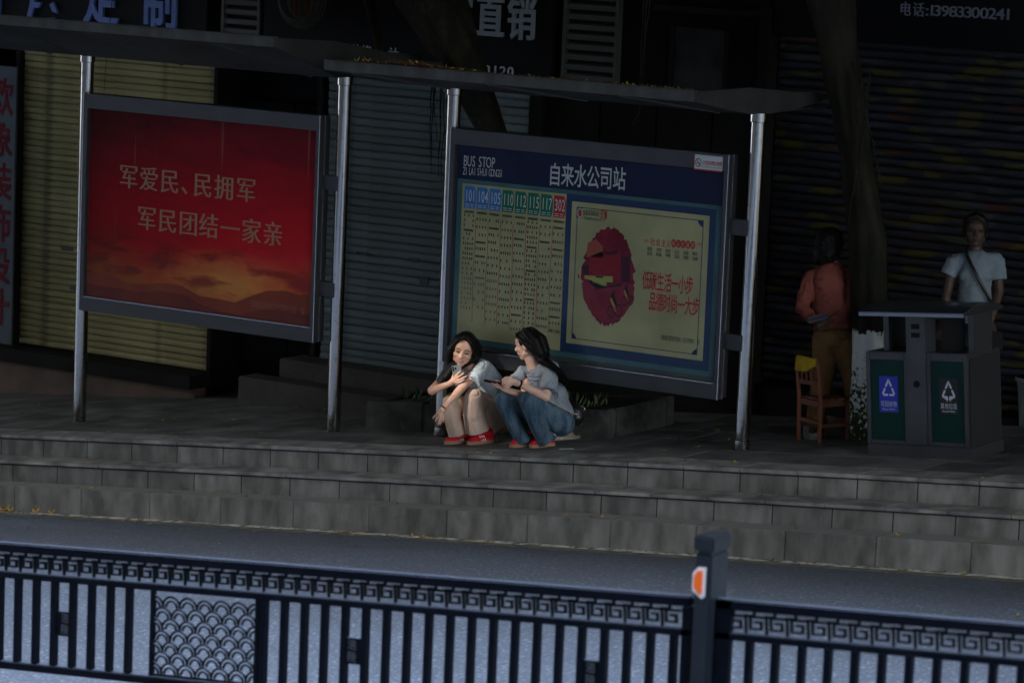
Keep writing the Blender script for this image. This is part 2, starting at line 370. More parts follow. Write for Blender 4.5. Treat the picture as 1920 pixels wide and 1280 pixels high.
# advert stickers printed all over the slats
def admat():
    m = mat('ad_covered_slat', (.022, .022, .026), .6); t = m.node_tree; N = t.nodes; L = t.links; b = N['Principled BSDF']
    tc = N.new('ShaderNodeTexCoord'); oi = N.new('ShaderNodeObjectInfo')
    mp = N.new('ShaderNodeMapping'); mp.inputs['Scale'].default_value = (4.2, 1, 12); L.new(tc.outputs['Object'], mp.inputs[0])
    cx = N.new('ShaderNodeCombineXYZ'); ml = N.new('ShaderNodeMath'); ml.operation = 'MULTIPLY'; ml.inputs[1].default_value = 37; L.new(oi.outputs['Random'], ml.inputs[0]); L.new(ml.outputs[0], cx.inputs[0]); L.new(ml.outputs[0], cx.inputs[1])
    ad = N.new('ShaderNodeVectorMath'); L.new(mp.outputs[0], ad.inputs[0]); L.new(cx.outputs[0], ad.inputs[1])
    v = N.new('ShaderNodeTexVoronoi'); v.inputs['Scale'].default_value = 1.1; L.new(ad.outputs[0], v.inputs[0])
    sp = N.new('ShaderNodeSeparateColor'); L.new(v.outputs['Color'], sp.inputs[0])
    r = N.new('ShaderNodeValToRGB'); r.color_ramp.interpolation = 'CONSTANT'; L.new(sp.outputs[0], r.inputs[0]); e = r.color_ramp.elements
    e[0].position = 0; e[0].color = (.009, .009, .012, 1); e[1].position = .50; e[1].color = (.05, .042, .006, 1)
    for p, c in ((.60, (.012, .013, .026, 1)), (.74, (.032, .032, .038, 1)), (.83, (.02, .02, .03, 1)), (.92, (.04, .012, .006, 1)), (.955, (.03, .035, .02, 1))):
        q = e.new(p); q.color = c
    L.new(r.outputs[0], b.inputs['Base Color']); return m
M['ad'] = admat()
shutter('rolling_shutter', -1.0, 5.6, YW+.12, .2, 3.06, .072, M['ad'], bow=.02, seed=9)
wallbox('shutter_box', M['black'], -1.02, 5.7, YW+.16, YW+1, .1, 3.1)
bld2 = bld
# louvred vents above the shutters
def louver(x0, x1, z0, z1, n):
    s = thing('louvred_vent', None, 'vent', 'louvred vents above the shops')
    MB().box(x0, x1, YW-.005, YW+.015, z0, z1).build('backing', M['black'], s)
    p = (z1-z0)/n
    for i in range(n):
        z = z0+i*p; MB().hexa([(x0, YW-.05, z+.01), (x1, YW-.05, z+.01), (x1, YW-.005, z+.04), (x0, YW-.005, z+.04), (x0, YW-.05, z+.055), (x1, YW-.05, z+.055), (x1, YW-.005, z+.068), (x0, YW-.005, z+.068)]).build('slat', M['louv'], s)
    MB().box(x0-.03, x0, YW-.06, YW+.015, z0, z1).build('frame', M['louv'], s); MB().box(x1, x1+.03, YW-.06, YW+.015, z0, z1).build('frame', M['louv'], s)
    return s
M['louv'] = mat('grey_louver', (.07, .067, .063), .6)
louver(-2.99, -2.5, 2.56, 3.5, 11)['label'] = 'grey louvred vent right of the white-lettered shop sign'
louver(-6.68, -6.3, 2.72, 3.5, 9)['label'] = 'dim louvred vent between the blue-lettered sign and the hanging basket'
# sign boards
def board(nm, label, x0, x1, y, z0, z1, m, fr=None):
    s = thing(nm, label, 'sign'); MB().box(x0, x1, y, y+.06, z0, z1).build('board', m, s, bevel=.004)
    return s
def SX(Y, out=0):
    return lambda x, z, o: (x, Y-out-o, z)
M['sign_black'] = mat('sign_black', (.006, .006, .007), .6, spec=.12)
M['blue_letter'] = mat('blue_letter', (.10, .17, .42), .45)
M['grey_letter'] = mat('grey_letter', (.26, .30, .34), .5)
M['white_letter'] = mat('white_letter', (.5, .52, .62), .5)
s = board('shop_sign', 'black shop sign with large blue characters above the yellow shutter', -9.75, -6.85, YW-.09, 2.60, 3.6, M['sign_black'])
def sgn(chars, pxs, pyb, slope, Y, w, h):   # characters standing on a line of the sign (pyb = foot of the first)
    out = []
    for ch, px in zip(chars, pxs):
        P = onY(px, pyb+(px-pxs[0])*slope, Y); out.append((ch, P.x, P.z+h*.46, w, h))
    return out
for it_ in sgn('高层定制', [-28, 82, 188, 298], 27, .085, YW-.12, .43, .56): letters([it_], 'character', M['blue_letter'], s, SX(YW-.09), thick=.03, off=.022)
s = board('shop_sign', 'black shop sign with grey characters and a small phone number above the blue shutter', -6.2, -3.1, YW-.09, 2.46, 3.6, M['sign_black'])
for it_ in sgn('家直销', [857, 916, 975], 66, .07, YW-.12, .30, .40): letters([it_], 'character', M['grey_letter'], s, SX(YW-.09), thick=.03, off=.014)
letters(sgn('80723120', [856+i*14.3 for i in range(8)], 136, .07, YW-.1, .10, .085), 'phone_number', M['white_letter'], s, SX(YW-.09), thick=.01, off=.006)
for it_ in sgn('全屋整装装修设计', [588, 607, 627, 646, 666, 686, 710, 737], 96, .09, YW-.1, .115, .10): letters([it_], 'small_character', M['white_letter'], s, SX(YW-.09), thick=.01, off=.004)
s = board('shop_sign', 'black sign with a grey telephone number above the ad-covered shutter', -1.0, 5.6, YW-.02, 3.08, 3.9, M['sign_black'])
pl = onY(1702, 16, YW-.03); pr = onY(1712, 18, YW-.03)
M['dim_letter'] = mat('dim_letter', (.20, .21, .25), .5)
A = onY(1700, 18, YW-.03); Bp = onY(1896, 25, YW-.03); st = '电话:13983300241'
xs_ = [1697, 1722, 1738, 1747, 1757, 1772, 1787, 1801, 1815, 1829, 1845, 1860, 1875, 1890]
it = []
for ch, px in zip(st, xs_):
    P = onY(px, 17+(px-1697)*.052, YW-.03); it.append((ch, P.x, P.z, (.105 if ord(ch) > 200 else .115), (.12 if ord(ch) > 200 else .088)))
letters(it, 'lettering', M['dim_letter'], s, SX(YW-.02), thick=.012, off=.006)
M['sign_white'] = mat('sign_white', (.10, .125, .14), .6, spec=.15, c2=(.08, .10, .115), scale=3)
M['red_letter'] = mat('red_letter', (.13, .010, .018), .6, spec=.1)
s = board('vertical_sign', 'tall pale vertical sign with red characters left of the yellow shutter', -9.52, -9.085, YW-.14, -.42, 2.25, M['sign_white'])
MB().box(-9.082, -9.06, YW-.15, YW-.06, -.45, 2.28).build('frame', M['black'], s)
for i, ch in enumerate('欧象装饰设计'):
    letters([(ch, -9.275, 1.96-i*.405, .31, .37)], 'character', M['red_letter'], s, SX(YW-.14), thick=.004, off=.02)
# small window with a ledge and a grey pane high on the dark wall
s = thing('wall_window', 'dim grey window pane under a ledge above the right canopy', 'window')
a = onY(1268, 55, YW); b = onY(1357, 165, YW)
M['pane'] = mat('dusty_pane', (.035, .037, .035), .5, spec=.15, c2=(.015, .016, .015), scale=4)
MB().box(a.x, b.x, YW-.01, YW+.015, b.z-.05, a.z+.02).build('pane', M['pane'], s)
MB().box(a.x-.04, a.x, YW-.03, YW+.015, b.z-.05, a.z+.02).build('frame', M['black'], s); MB().box(b.x, b.x+.04, YW-.03, YW+.015, b.z-.05, a.z+.02).build('frame', M['black'], s)
a = onY(1230, 22, YW-.2); b = onY(1408, 32, YW-.2)
MB().box(a.x, b.x, YW-.25, YW+.02, b.z, b.z+.05).build('ledge', M['dark_wall'], s)
# round basket ornament
s = thing('hanging_basket', 'round woven basket ornament with orange bands hanging above the left canopy end', 'ornament')
c = onY(570, -2, YW-.25)
M['wicker'] = mat('wicker', (.06, .055, .04), .8, c2=(.03, .03, .025), scale=20); M['orange'] = mat('orange_band', (.14, .05, .012), .7)
for k in range(5):
    r = .26-.018*k; MB().tube([(c.x+r*math.cos(t*math.pi/18), YW-.28-.02*k, c.z+r*math.sin(t*math.pi/18)) for t in range(37)], .009, 6).build('hoop', M['wicker'], s)
MB().ell((c.x, YW-.24, c.z), .2, .06, .2).build('body', M['wicker'], s, True)
for k in range(5):
    x = c.x-.11+k*.055; MB().tube([(x, YW-.31+abs(k-2)*.012, c.z-.16+abs(k-2)*.02), (x, YW-.325+abs(k-2)*.012, c.z), (x, YW-.31, c.z+.16)], .008, 5).build('band', M['orange'], s)
MB().tube([(c.x, YW-.2, c.z+.2), (c.x, YW-.1, c.z+.7)], .006, 5).build('cord', M['black'], s)
# bucket at the right edge
s = thing('plastic_tub', 'pale plastic tub at the right edge beside the steel litter bin', 'tub')
b0 = onG(1925, 800)
me = MB().tube([(b0.x+.03, b0.y+.1, G(b0.x)+z) for z in (0, .35, .36, .39, .39, .37)], [.13, .165, .185, .185, .165, .16], 24)
M['tub'] = mat('pale_tub', (.12, .15, .17), .5); me.build('body', M['tub'], s, True, angle=40)

# ------------------------------------------------------------------ bus shelters
PX = [-6.636, -3.8805, -2.794, 0.0]; PY = .952; PTOP = 2.58
def pole(par, x, collar=False):
    z0 = G(x)
    o = MB().tube([(x, PY, z0-.02), (x, PY, PTOP-.05)], .056, 28).build('pole', M['steel'], par, True, angle=40)
    MB().tube([(x, PY, PTOP-.06), (x, PY, PTOP-.055), (x, PY, PTOP+.01)], [.06, .066, .066], 28).build('pole_cap', M['steel'], o, True, angle=40)
    if collar: MB().tube([(x, PY, z0-.02), (x, PY, z0+.075), (x, PY, z0+.08)], [.066, .062, .057], 28).build('base_collar', M['steel'], o, True, angle=40)
    return o
M['canopy'] = mat('canopy_panel', (.06, .062, .06), .6, .1, spec=.2, c2=(.035, .035, .033), scale=2.5, bump=.06, bscale=20, c3=(.05, .045, .035), s3=6, a3=.5)
M['fascia'] = mat('canopy_fascia', (.085, .086, .08), .6, .1, spec=.2, c2=(.05, .048, .042), scale=6, stretch=(1, 1, .3), c3=(.07, .06, .045), s3=18, a3=.5)
def canopy(par, x0, x1, zf, zb):
    YF, YB = 0., 2.05; ZM = PTOP-.002
    n = 4; e = bpy.data.objects.new('canopy', None); COL.objects.link(e); e.parent = par
    w = (x1-x0)/n
    for i in range(n):   # underside in sheet-metal panels, dished down to the poles
        a, b = x0+i*w+.003, x0+(i+1)*w-.003
        V = []; 
        prof = [(YF+.02, zf-.075), (.45, (zf-.075)*.45+ZM*.55+.01), (PY-.1, ZM+.003), (PY+.12, ZM+.003), (1.5, zb*.35+ZM*.65), (YB, zb-.03)]
        top = [(YB, zb), (1.4, zb-.03), (PY, (zf+zb)/2-.05), (.3, zf-.03), (YF+.02, zf-.008)]
        k = prof+top; V = [(a, y, z) for y, z in k]+[(b, y, z) for y, z in k]; L = len(k)
        F = [tuple(range(L)), tuple(range(2*L-1, L-1, -1))]+[(j, (j+1) % L, L+(j+1) % L, L+j) for j in range(L)]
        MB().add(V, F).build('canopy_panel', M['canopy'], e)
    MB().box(x0, x1, YF-.02, YF+.018, zf-.075, zf).build('fascia', M['fascia'], e, bevel=.004)
    MB().box(x0, x1, YF-.03, YF+.03, zf+.0, zf+.008).build('drip_edge', M['fascia'], e)
    k = [(YF, zf-.075), (.45, (zf-.075)*.45+ZM*.55), (PY, ZM-.004), (1.5, zb*.35+ZM*.65-.004), (2.05, zb+.05), (2.05, zb+.085), (1.5, zb+.12), (.8, (zf+zb)/2+.09), (YF, zf-.002)]; L = len(k)
    for xe in (x0-.012, x1+.001): MB().add([(xe, y, z) for y, z in k]+[(xe+.011, y, z) for y, z in k], [tuple(range(L)), tuple(range(2*L-1, L-1, -1))]+[(j, (j+1) % L, L+(j+1) % L, L+j) for j in range(L)]).build('end_cheek', M['canopy'], e)
    for x in (x0+.4, (x0+x1)/2, x1-.5):   # thin ribs under the sheet
        MB().bar((x-.18, .05, zf-.08), (x+.2, PY-.05, ZM-.006), .012, .02).build('rib', M['alu'], e)
sh1 = thing('bus_shelter', 'left bus shelter with the red billboard between steel poles', 'bus shelter', 'bus shelters along the pavement')
sh2 = thing('bus_shelter', 'right bus shelter with the route board and leaf-strewn canopy', 'bus shelter', 'bus shelters along the pavement')
pole(sh1, PX[0]); pole(sh1, PX[1]); pole(sh2, PX[2], True); pole(sh2, PX[3], True)
canopy(sh1, -7.6, -3.885, 2.93, 2.66); canopy(sh2, -3.39, -.01, 2.785, 2.61)
# light boxes
YB_ = .832
def lightbox(label, x0, x1, z0, z1, par):
    s = thing('billboard', label, 'billboard', 'light-box billboards between the shelter poles')
    fw, ft, D = .045, .125, .15
    MB().box(x0, x1, YB_, YB_+D*.52, z1-ft, z1).build('top_frame', M['alu'], s, bevel=.003)
    MB().box(x0, x1, YB_, YB_+D*.52, z0, z0+ft).build('bottom_frame', M['alu'], s, bevel=.003)
    for xa, xb in ((x0, x0+fw), (x1-fw*.8, x1)): MB().box(xa, xb, YB_+.001, YB_+D*.52, z0+ft, z1-ft).build('side_frame', M['alu'], s, bevel=.003)
    MB().box(x0+.012, x1-.0, YB_+D*.52+.006, YB_+D, z0+.004, z1-.004).build('back_box', M['alu'], s, bevel=.003)
    MB().box(x1-.001, x1+.004, YB_-.001, YB_+.006, z0, z1).build('edge_trim', M['alu_edge'], s)
    MB().box(x1-.001, x1+.003, YB_+D*.52-.002, YB_+D*.52+.006, z0, z1).build('edge_trim', M['alu_edge'], s)
    MB().box(x0-.004, x0+.003, YB_-.002, YB_+.006, z0, z1).build('edge_trim', M['alu_edge'], s)
    MB().box(x0+fw, x1-fw*.8, YB_-.002, YB_+.004, z0+ft-.004, z0+ft).build('sill_trim', M['alu_edge'], s)
    for z in (z0+.45, z1-.55):   # brackets to the poles
        MB().box(x1, x1+.16, YB_+.06, YB_+.13, z-.06, z+.06).build('bracket', M['alu'], s)
    return s
bb1 = lightbox('red billboard with gold Chinese characters over a sunset landscape', -6.57, -4.037, .377, 2.262, sh1); bb2 = lightbox('navy and cream bus stop board with route columns behind the squatting women', -2.734, -.173, .377, 2.262, sh2)
YP_ = YB_+.045
# ================================================================== POSTERS
def pz(px, py): P = onY(px, py, YP_); return P.x, P.z
def PM(k): return lambda x, z, o: (x, YP_-.0012*k-o, z)
def poly(nm, pts, m, k, par):
    return sheet(nm, [PM(k)(x, z, 0) for x, z in pts], m, par)
def rect(nm, x0, x1, z0, z1, m, k, par): return poly(nm, [(x0, z0), (x1, z0), (x1, z1), (x0, z1)], m, k, par)
def pr(nm, px0, py0, px1, py1, m, k, par):
    a = pz(px0, py0); b = pz(px1, py1); return rect(nm, a[0], b[0], b[1], a[1], m, k, par)
# red sunset poster
def redmat():
    m = bpy.data.materials.new('red_sunset_print'); m.use_nodes = True; t = m.node_tree; N = t.nodes; L = t.links; b = N['Principled BSDF']; b.inputs['Roughness'].default_value = .7; b.inputs['Specular IOR Level'].default_value = .05
    g = N.new('ShaderNodeNewGeometry'); s = N.new('ShaderNodeSeparateXYZ'); L.new(g.outputs['Position'], s.inputs[0])
    def mth(op, a, c=None, v=None):
        n = N.new('ShaderNodeMath'); n.operation = op
        for i, q in enumerate((a, c)):
            if q is None: continue
            if hasattr(q, 'links'): L.new(q, n.inputs[i])
            else: n.inputs[i].default_value = q
        return n.outputs[0]
    def noise(sx, sz, sc, det=5):
        mp = N.new('ShaderNodeMapping'); mp.inputs['Scale'].default_value = (sx, 1, sz); L.new(g.outputs['Position'], mp.inputs[0])
        n = N.new('ShaderNodeTexNoise'); n.inputs['Scale'].default_value = sc; n.inputs['Detail'].default_value = det; L.new(mp.outputs[0], n.inputs[0]); return n.outputs[0]
    X, Z = s.outputs[0], s.outputs[2]
    # height above the poster's foot with a wobble for the clouds
    zz = mth('MULTIPLY', mth('ADD', mth('ADD', mth('SUBTRACT', Z, .50), mth('MULTIPLY', mth('SUBTRACT', noise(1, 3.2, 1.6), .5), .62)), mth('MULTIPLY', mth('SUBTRACT', noise(1, 2.6, 5.5, 7), .5), .26)), .62)
    r = N.new('ShaderNodeValToRGB'); L.new(zz, r.inputs[0]); e = r.color_ramp.elements
    e[0].position = 0.; e[0].color = (.20, .022, .012, 1); e[1].position = 1; e[1].color = (.13, .003, .010, 1)
    for p, c in ((.06, (.30, .045, .012)), (.12, (.52, .13, .018)), (.17, (.58, .10, .014)), (.235, (.55, .04, .010)), (.33, (.60, .008, .016)), (.58, (.48, .005, .016))):
        q = e.new(p); q.color = (*c, 1)
    # glow at the saddle between the hills
    dx = mth('MULTIPLY', mth('SUBTRACT', X, -5.02), 1.4); dz = mth('MULTIPLY', mth('SUBTRACT', Z, .80), 4.2)
    d = mth('SQRT', mth('ADD', mth('MULTIPLY', dx, dx), mth('MULTIPLY', dz, dz)))
    mr = N.new('ShaderNodeMapRange'); mr.inputs[1].default_value = 0; mr.inputs[2].default_value = 1.15; mr.inputs[3].default_value = 1; mr.inputs[4].default_value = 0; L.new(d, mr.inputs[0])
    mx = N.new('ShaderNodeMix'); mx.data_type = 'RGBA'; L.new(mth('MULTIPLY', mr.outputs[0], noise(1, 3, 2.2)), mx.inputs[0]); L.new(r.outputs[0], mx.inputs[6]); mx.inputs[7].default_value = (.85, .40, .09, 1)
    # drifting dark clouds over the glow
    b1 = N.new('ShaderNodeMapRange'); b1.inputs[1].default_value = .60; b1.inputs[2].default_value = .74; L.new(Z, b1.inputs[0])
    b2 = N.new('ShaderNodeMapRange'); b2.inputs[1].default_value = 1.18; b2.inputs[2].default_value = .98; L.new(Z, b2.inputs[0])
    cl = N.new('ShaderNodeMapRange'); cl.inputs[1].default_value = .47; cl.inputs[2].default_value = .60; cl.inputs[4].default_value = .85; L.new(noise(1, 3.6, 2.6, 8), cl.inputs[0])
    mc = N.new('ShaderNodeMix'); mc.data_type = 'RGBA'; L.new(mth('MULTIPLY', cl.outputs[0], mth('MULTIPLY', b1.outputs[0], b2.outputs[0])), mc.inputs[0]); L.new(mx.outputs[2], mc.inputs[6]); mc.inputs[7].default_value = (.26, .016, .010, 1); mx = mc
    # vertical scratches
    sc = N.new('ShaderNodeMapRange'); sc.inputs[1].default_value = .70; sc.inputs[2].default_value = .76; sc.inputs[4].default_value = .25; L.new(noise(26, .7, 1, 1), sc.inputs[0])
    m2 = N.new('ShaderNodeMix'); m2.data_type = 'RGBA'; L.new(sc.outputs[0], m2.inputs[0]); L.new(mx.outputs[2], m2.inputs[6]); m2.inputs[7].default_value = (.5, .25, .15, 1)
    # the left and the head of the sheet are a darker maroon
    lx = N.new('ShaderNodeMapRange'); lx.inputs[1].default_value = -6.6; lx.inputs[2].default_value = -4.6; lx.inputs[3].default_value = .42; lx.inputs[4].default_value = 1.; L.new(X, lx.inputs[0])
    m3 = N.new('ShaderNodeMix'); m3.data_type = 'RGBA'; m3.blend_type = 'MULTIPLY'; m3.inputs[0].default_value = 1; L.new(m2.outputs[2], m3.inputs[6])
    cb = N.new('ShaderNodeCombineColor'); [L.new(lx.outputs[0], cb.inputs[i]) for i in range(3)]; L.new(cb.outputs[0], m3.inputs[7])
    L.new(m3.outputs[2], b.inputs['Base Color']); return m
M['red_print'] = redmat()
def flat(n, c, r=.75, c2=None, sc=3): return mat(n, c, r, c2=c2, scale=sc, spec=.06)
M['gold'] = flat('gold_print', (.40, .20, .13)); M['hill'] = flat('hill_print', (.13, .014, .008), c2=(.18, .03, .012)); M['hill2'] = flat('far_hill_print', (.22, .03, .012), c2=(.26, .05, .015))
pst = rect('poster', -6.53, -4.07, .49, 2.15, M['red_print'], 0, bb1)
# hills as printed outlines
def hill(nm, pts, m, k):
    P = [pz(*p) for p in pts]; q = [(P[0][0], .492)]+P+[(P[-1][0], .492)]; poly(nm, q, m, k, pst)
hill('far_hills', [(157, 510), (200, 512), (235, 530), (270, 533), (310, 530), (340, 535), (375, 555), (410, 560), (440, 567), (470, 555), (500, 545), (535, 545), (560, 552), (582, 552)], M['hill2'], 1)
hill('near_hills', [(157, 530), (190, 536), (225, 540), (260, 548), (300, 545), (345, 552), (380, 572), (420, 585), (450, 590), (480, 583), (520, 577), (550, 580), (580, 592)], M['hill'], 2)
def pxline(s, pxs, py0, py1, w, h):
    out = []
    for i, (ch, px) in enumerate(zip(s, pxs)):
        t = (px-pxs[0])/(pxs[-1]-pxs[0]); x, z = pz(px, py0+(py1-py0)*t); out.append((ch, x, z, w, h))
    return out
letters(pxline('军爱民、民拥军', [241, 279, 318, 357, 380, 420, 461], 331, 356, .215, .222), 'lettering', M['gold'], pst, PM(3), off=-.004, dbl=.009)
letters(pxline('军民团结一家亲', [275, 314, 353, 391, 431, 471, 511.5], 409, 438, .215, .222), 'lettering', M['gold'], pst, PM(3), off=-.004, dbl=.009)
M['gold2'] = flat('faint_gold_print', (.30, .10, .07))
a = pz(474, 569); b = pz(568, 583)
letters(line_items('涪陵区双拥工作领导小组 宣', a, b, .05, .062, 0), 'small_lettering', M['gold2'], pst, PM(3))
# bus stop board
M['navy'] = flat('navy_print', (.012, .017, .05), c2=(.015, .022, .065)); M['teal'] = flat('teal_print', (.07, .15, .17), c2=(.045, .10, .115)); M['cream'] = flat('cream_print', (.42, .385, .21), c2=(.30, .28, .15), sc=2.2)
M['blue1'] = flat('blue_print', (.03, .16, .42)); M['green1'] = flat('green_print', (.012, .14, .09)); M['red1'] = flat('red_print_flat', (.42, .03, .035)); M['white1'] = flat('white_print', (.48, .5, .5))
M['dkblue'] = flat('dark_blue_print', (.022, .045, .105)); M['ink'] = flat('ink_print', (.06, .06, .045)); M['ink2'] = flat('faint_ink', (.15, .15, .10)); M['redline'] = flat('red_line_print', (.36, .06, .04)); M['pinkbg'] = flat('pink_print', (.21, .014, .034), c2=(.13, .008, .022), sc=6)
M['lower'] = flat('dusty_band', (.07, .085, .08), c2=(.05, .055, .05))
p2 = rect('poster', -2.71, -.195, .49, 2.15, M['navy'], 0, bb2)
zt = pz(865, 335)[1]; xa = pz(856, 400)[0]; xb = pz(1352, 420)[0]; zb_ = pz(1330, 706)[1]
rect('teal_field', xa, xb, zb_, zt, M['teal'], 1, p2)
rect('dusty_band', -2.71, -.195, .49, zb_, M['lower'], 1, p2)
cx1 = pz(1063, 360)[0]
rect('route_panel', xa+.05, cx1, zb_+.045, zt-.035, M['cream'], 2, p2)
rect('blue_frame', cx1, xb-.045, zb_+.04, zt-.03, M['dkblue'], 2, p2)
nx0, nx1 = cx1+.055, xb-.10; nz0, nz1 = zb_+.115, zt-.085
rect('notice_panel', nx0, nx1, nz0, nz1, M['cream'], 3, p2)
for (x0, x1, z0, z1) in ((nx0+.05, nx1-.05, nz1-.045, nz1-.039), (nx0+.05, nx1-.05, nz0+.04, nz0+.046), (nx0+.05, nx0+.056, nz0+.045, nz1-.045), (nx1-.056, nx1-.05, nz0+.045, nz1-.045)):
    rect('notice_border', x0, x1, z0, z1, M['dkblue'], 4, p2)
for sx, sz in ((0, 0), (1, 0), (0, 1), (1, 1)):
    x = nx1-.056 if sx else nx0+.05; z = nz1-.045 if sz else nz0+.04; dx = -1 if sx else 1; dz = -1 if sz else 1
    poly('notice_corner', [(x, z), (x+dx*.05, z), (x+dx*.03, z+dz*.03), (x, z+dz*.05)][::1 if dx*dz > 0 else -1], M['dkblue'], 5, p2)
letters(pxline('BUS STOP', [873.5, 881, 889, 895, 901, 908.5, 917, 926], 301, 305, .048, .088), 'lettering', M['white1'], p2, PM(4))
letters(pxline('ZI LAI SHUI GONG SI', [871, 875, 878, 882, 886, 891, 894, 897.5, 903, 909, 913, 916, 919.5, 924, 929, 933.5, 936, 938, 941], 320, 325, .030, .062), 'lettering', M['white1'], p2, PM(4))
letters(pxline('自来水公司站', [1041, 1065, 1089, 1113, 1137, 1162], 327, 335, .122, .19), 'title', M['white1'], p2, PM(4), off=.010)
# route columns
cols = [(871, '101', 'blue1'), (895, '104', 'blue1'), (919, '105', 'blue1'), (943, '110', 'green1'), (967, '112', 'green1'), (991, '115', 'green1'), (1015, '117', 'green1'), (1039.5, '302', 'red1')]
X0 = pz(871, 370)[0]; X1 = pz(1063, 390)[0]; cwid = (X1-X0)/8; tz = pz(871, 348)[1]; tb = pz(871, 389)[1]
rnd = random.Random(5); ink = MB(); inkf = MB(); inkr = MB()
for i, (px, num, mc) in enumerate(cols):
    x = X0+i*cwid; w = cwid-.008
    poly('route_tab', [(x, tb), (x+w-.012, tb), (x+w, tb+.05), (x+w, tz-.04), (x+w-.02, tz), (x, tz)], M[mc], 3, p2)
    letters([(c, x+.024+k*.034, (tz+tb)/2+.015, .046, .095) for k, c in enumerate(num)], 'route_number', M['white1'], p2, PM(4), off=.004)
    for k in range(2): rect('tab_line', x+.012, x+w*.45, tb+.012+k*.016, tb+.017+k*.016, M['white1'], 4, p2); rect('tab_line', x+w*.55, x+w-.02, tb+.012+k*.016, tb+.017+k*.016, M['white1'], 4, p2)
    if i: # wavy red rule
        q = [(x-.006+.004*math.sin(z*9+i), z) for z in [tb-.08-j*.12 for j in range(11)] if z > zb_+.14]
        mbx = MB()
        for (xa_, za_), (xb_, z2_) in zip(q, q[1:]): mbx.add([PM(4)(xa_, za_, 0), PM(4)(xa_+.004, za_, 0), PM(4)(xb_+.004, z2_, 0), PM(4)(xb_, z2_, 0)], [(0, 1, 2, 3)])
        link('column_rule', mbx.mesh('column_rule'), M['redline'], p2)
    z = tb-.03; nch = 4 if i % 4 else 5
    while z > zb_+.16+(.1 if i < 2 else 0):
        dense = rnd.random() < .1 or z > tb-.05; nn = 9 if dense else rnd.choice((3, 4, 5)); tgt = inkr if rnd.random() < .05 and not dense else (ink if z > 1.1 or i > 2 else inkf)
        cw = .0125 if dense else .0145; hh = .017 if dense else .022; span = w-.03; step = span/max(nn-1, 1)
        for c in range(nn):
            if nn < 9 and rnd.random() < .12: continue
            xx = x+.012+c*step
            # an illegible printed character: two or three little strokes
            for sidx in range(3):
                dz = (sidx-1)*hh*.36; ww = cw*rnd.uniform(.6, 1)
                tgt.add([PM(5)(xx-ww/2, z+dz-hh*.1, 0), PM(5)(xx+ww/2, z+dz-hh*.1, 0), PM(5)(xx+ww/2, z+dz+hh*.1, 0), PM(5)(xx-ww/2, z+dz+hh*.1, 0)], [(0, 1, 2, 3)])
            tgt.add([PM(5)(xx-cw*.13, z-hh/2, 0), PM(5)(xx+cw*.13, z-hh/2, 0), PM(5)(xx+cw*.13, z+hh/2, 0), PM(5)(xx-cw*.13, z+hh/2, 0)], [(0, 1, 2, 3)])
        z -= .062 if not dense else .05
        if i in (0, 5): z += .022
for mbx, mm in ((ink, 'ink'), (inkf, 'ink2'), (inkr, 'redline')):
    o = link('timetable_print', mbx.mesh('timetable_print'), M[mm], p2); o['kind'] = 'stuff'
# notice: oval picture of houses and two cyclists
def PX2(px, py): return pz(px, py)
rnd = random.Random(8)
cxp, czp = pz(1141, 518); rx = (pz(1191, 520)[0]-pz(1091, 515)[0])/2; rz = (pz(1141, 426)[1]-pz(1141, 610)[1])/2
poly('oval_picture', [(cxp+rx*math.cos(a)*(1+rnd.uniform(-.09, .04)), czp+rz*math.sin(a)*(1+rnd.uniform(-.05, .03))) for a in [math.pi*2*i/110 for i in range(110)]], M['pinkbg'], 4, p2)
M['pal'] = {'coral': flat('coral_print', (.33, .075, .055)), 'crim': flat('crimson_print', (.24, .012, .02)), 'dk': flat('dark_print', (.05, .012, .025)), 'lime': flat('lime_print', (.33, .32, .09)), 'rose': flat('rose_print', (.25, .028, .05), c2=(.18, .018, .034), sc=8), 'org': flat('orange_print', (.42, .22, .06)), 'bk': flat('black_print', (.02, .02, .02))}
def pp(pts, c, k=5, nm='picture_shape'): poly(nm, [pz(*p) for p in pts][::-1], M['pal'][c], k, p2)
pp([(1103, 455), (1118, 448), (1131, 462), (1132, 482), (1100, 482)], 'coral')
pp([(1105, 482), (1120, 475), (1133, 470), (1140, 476), (1165, 472), (1166, 520), (1150, 518), (1105, 514)], 'crim')
pp([(1131, 462), (1140, 473), (1158, 470), (1158, 476), (1138, 478)], 'dk', 6)
pp([(1165, 480), (1182, 480), (1182, 530), (1165, 528)], 'dk'); pp([(1093, 497), (1104, 497), (1105, 515), (1093, 514)], 'dk')
pp([(1097, 516), (1150, 518), (1150, 529), (1138, 529), (1138, 536), (1112, 534), (1112, 526), (1097, 522)], 'lime', 6)
pp([(1118, 517), (1132, 518), (1132, 521), (1118, 520)], 'bk', 7)
pp([(1091, 528), (1125, 540), (1187, 533), (1190, 560), (1170, 592), (1150, 606), (1130, 604), (1108, 584), (1095, 560)], 'rose', 5)
pp([(1100, 522), (1112, 528), (1140, 538), (1165, 530), (1166, 536), (1120, 542)], 'bk', 6)
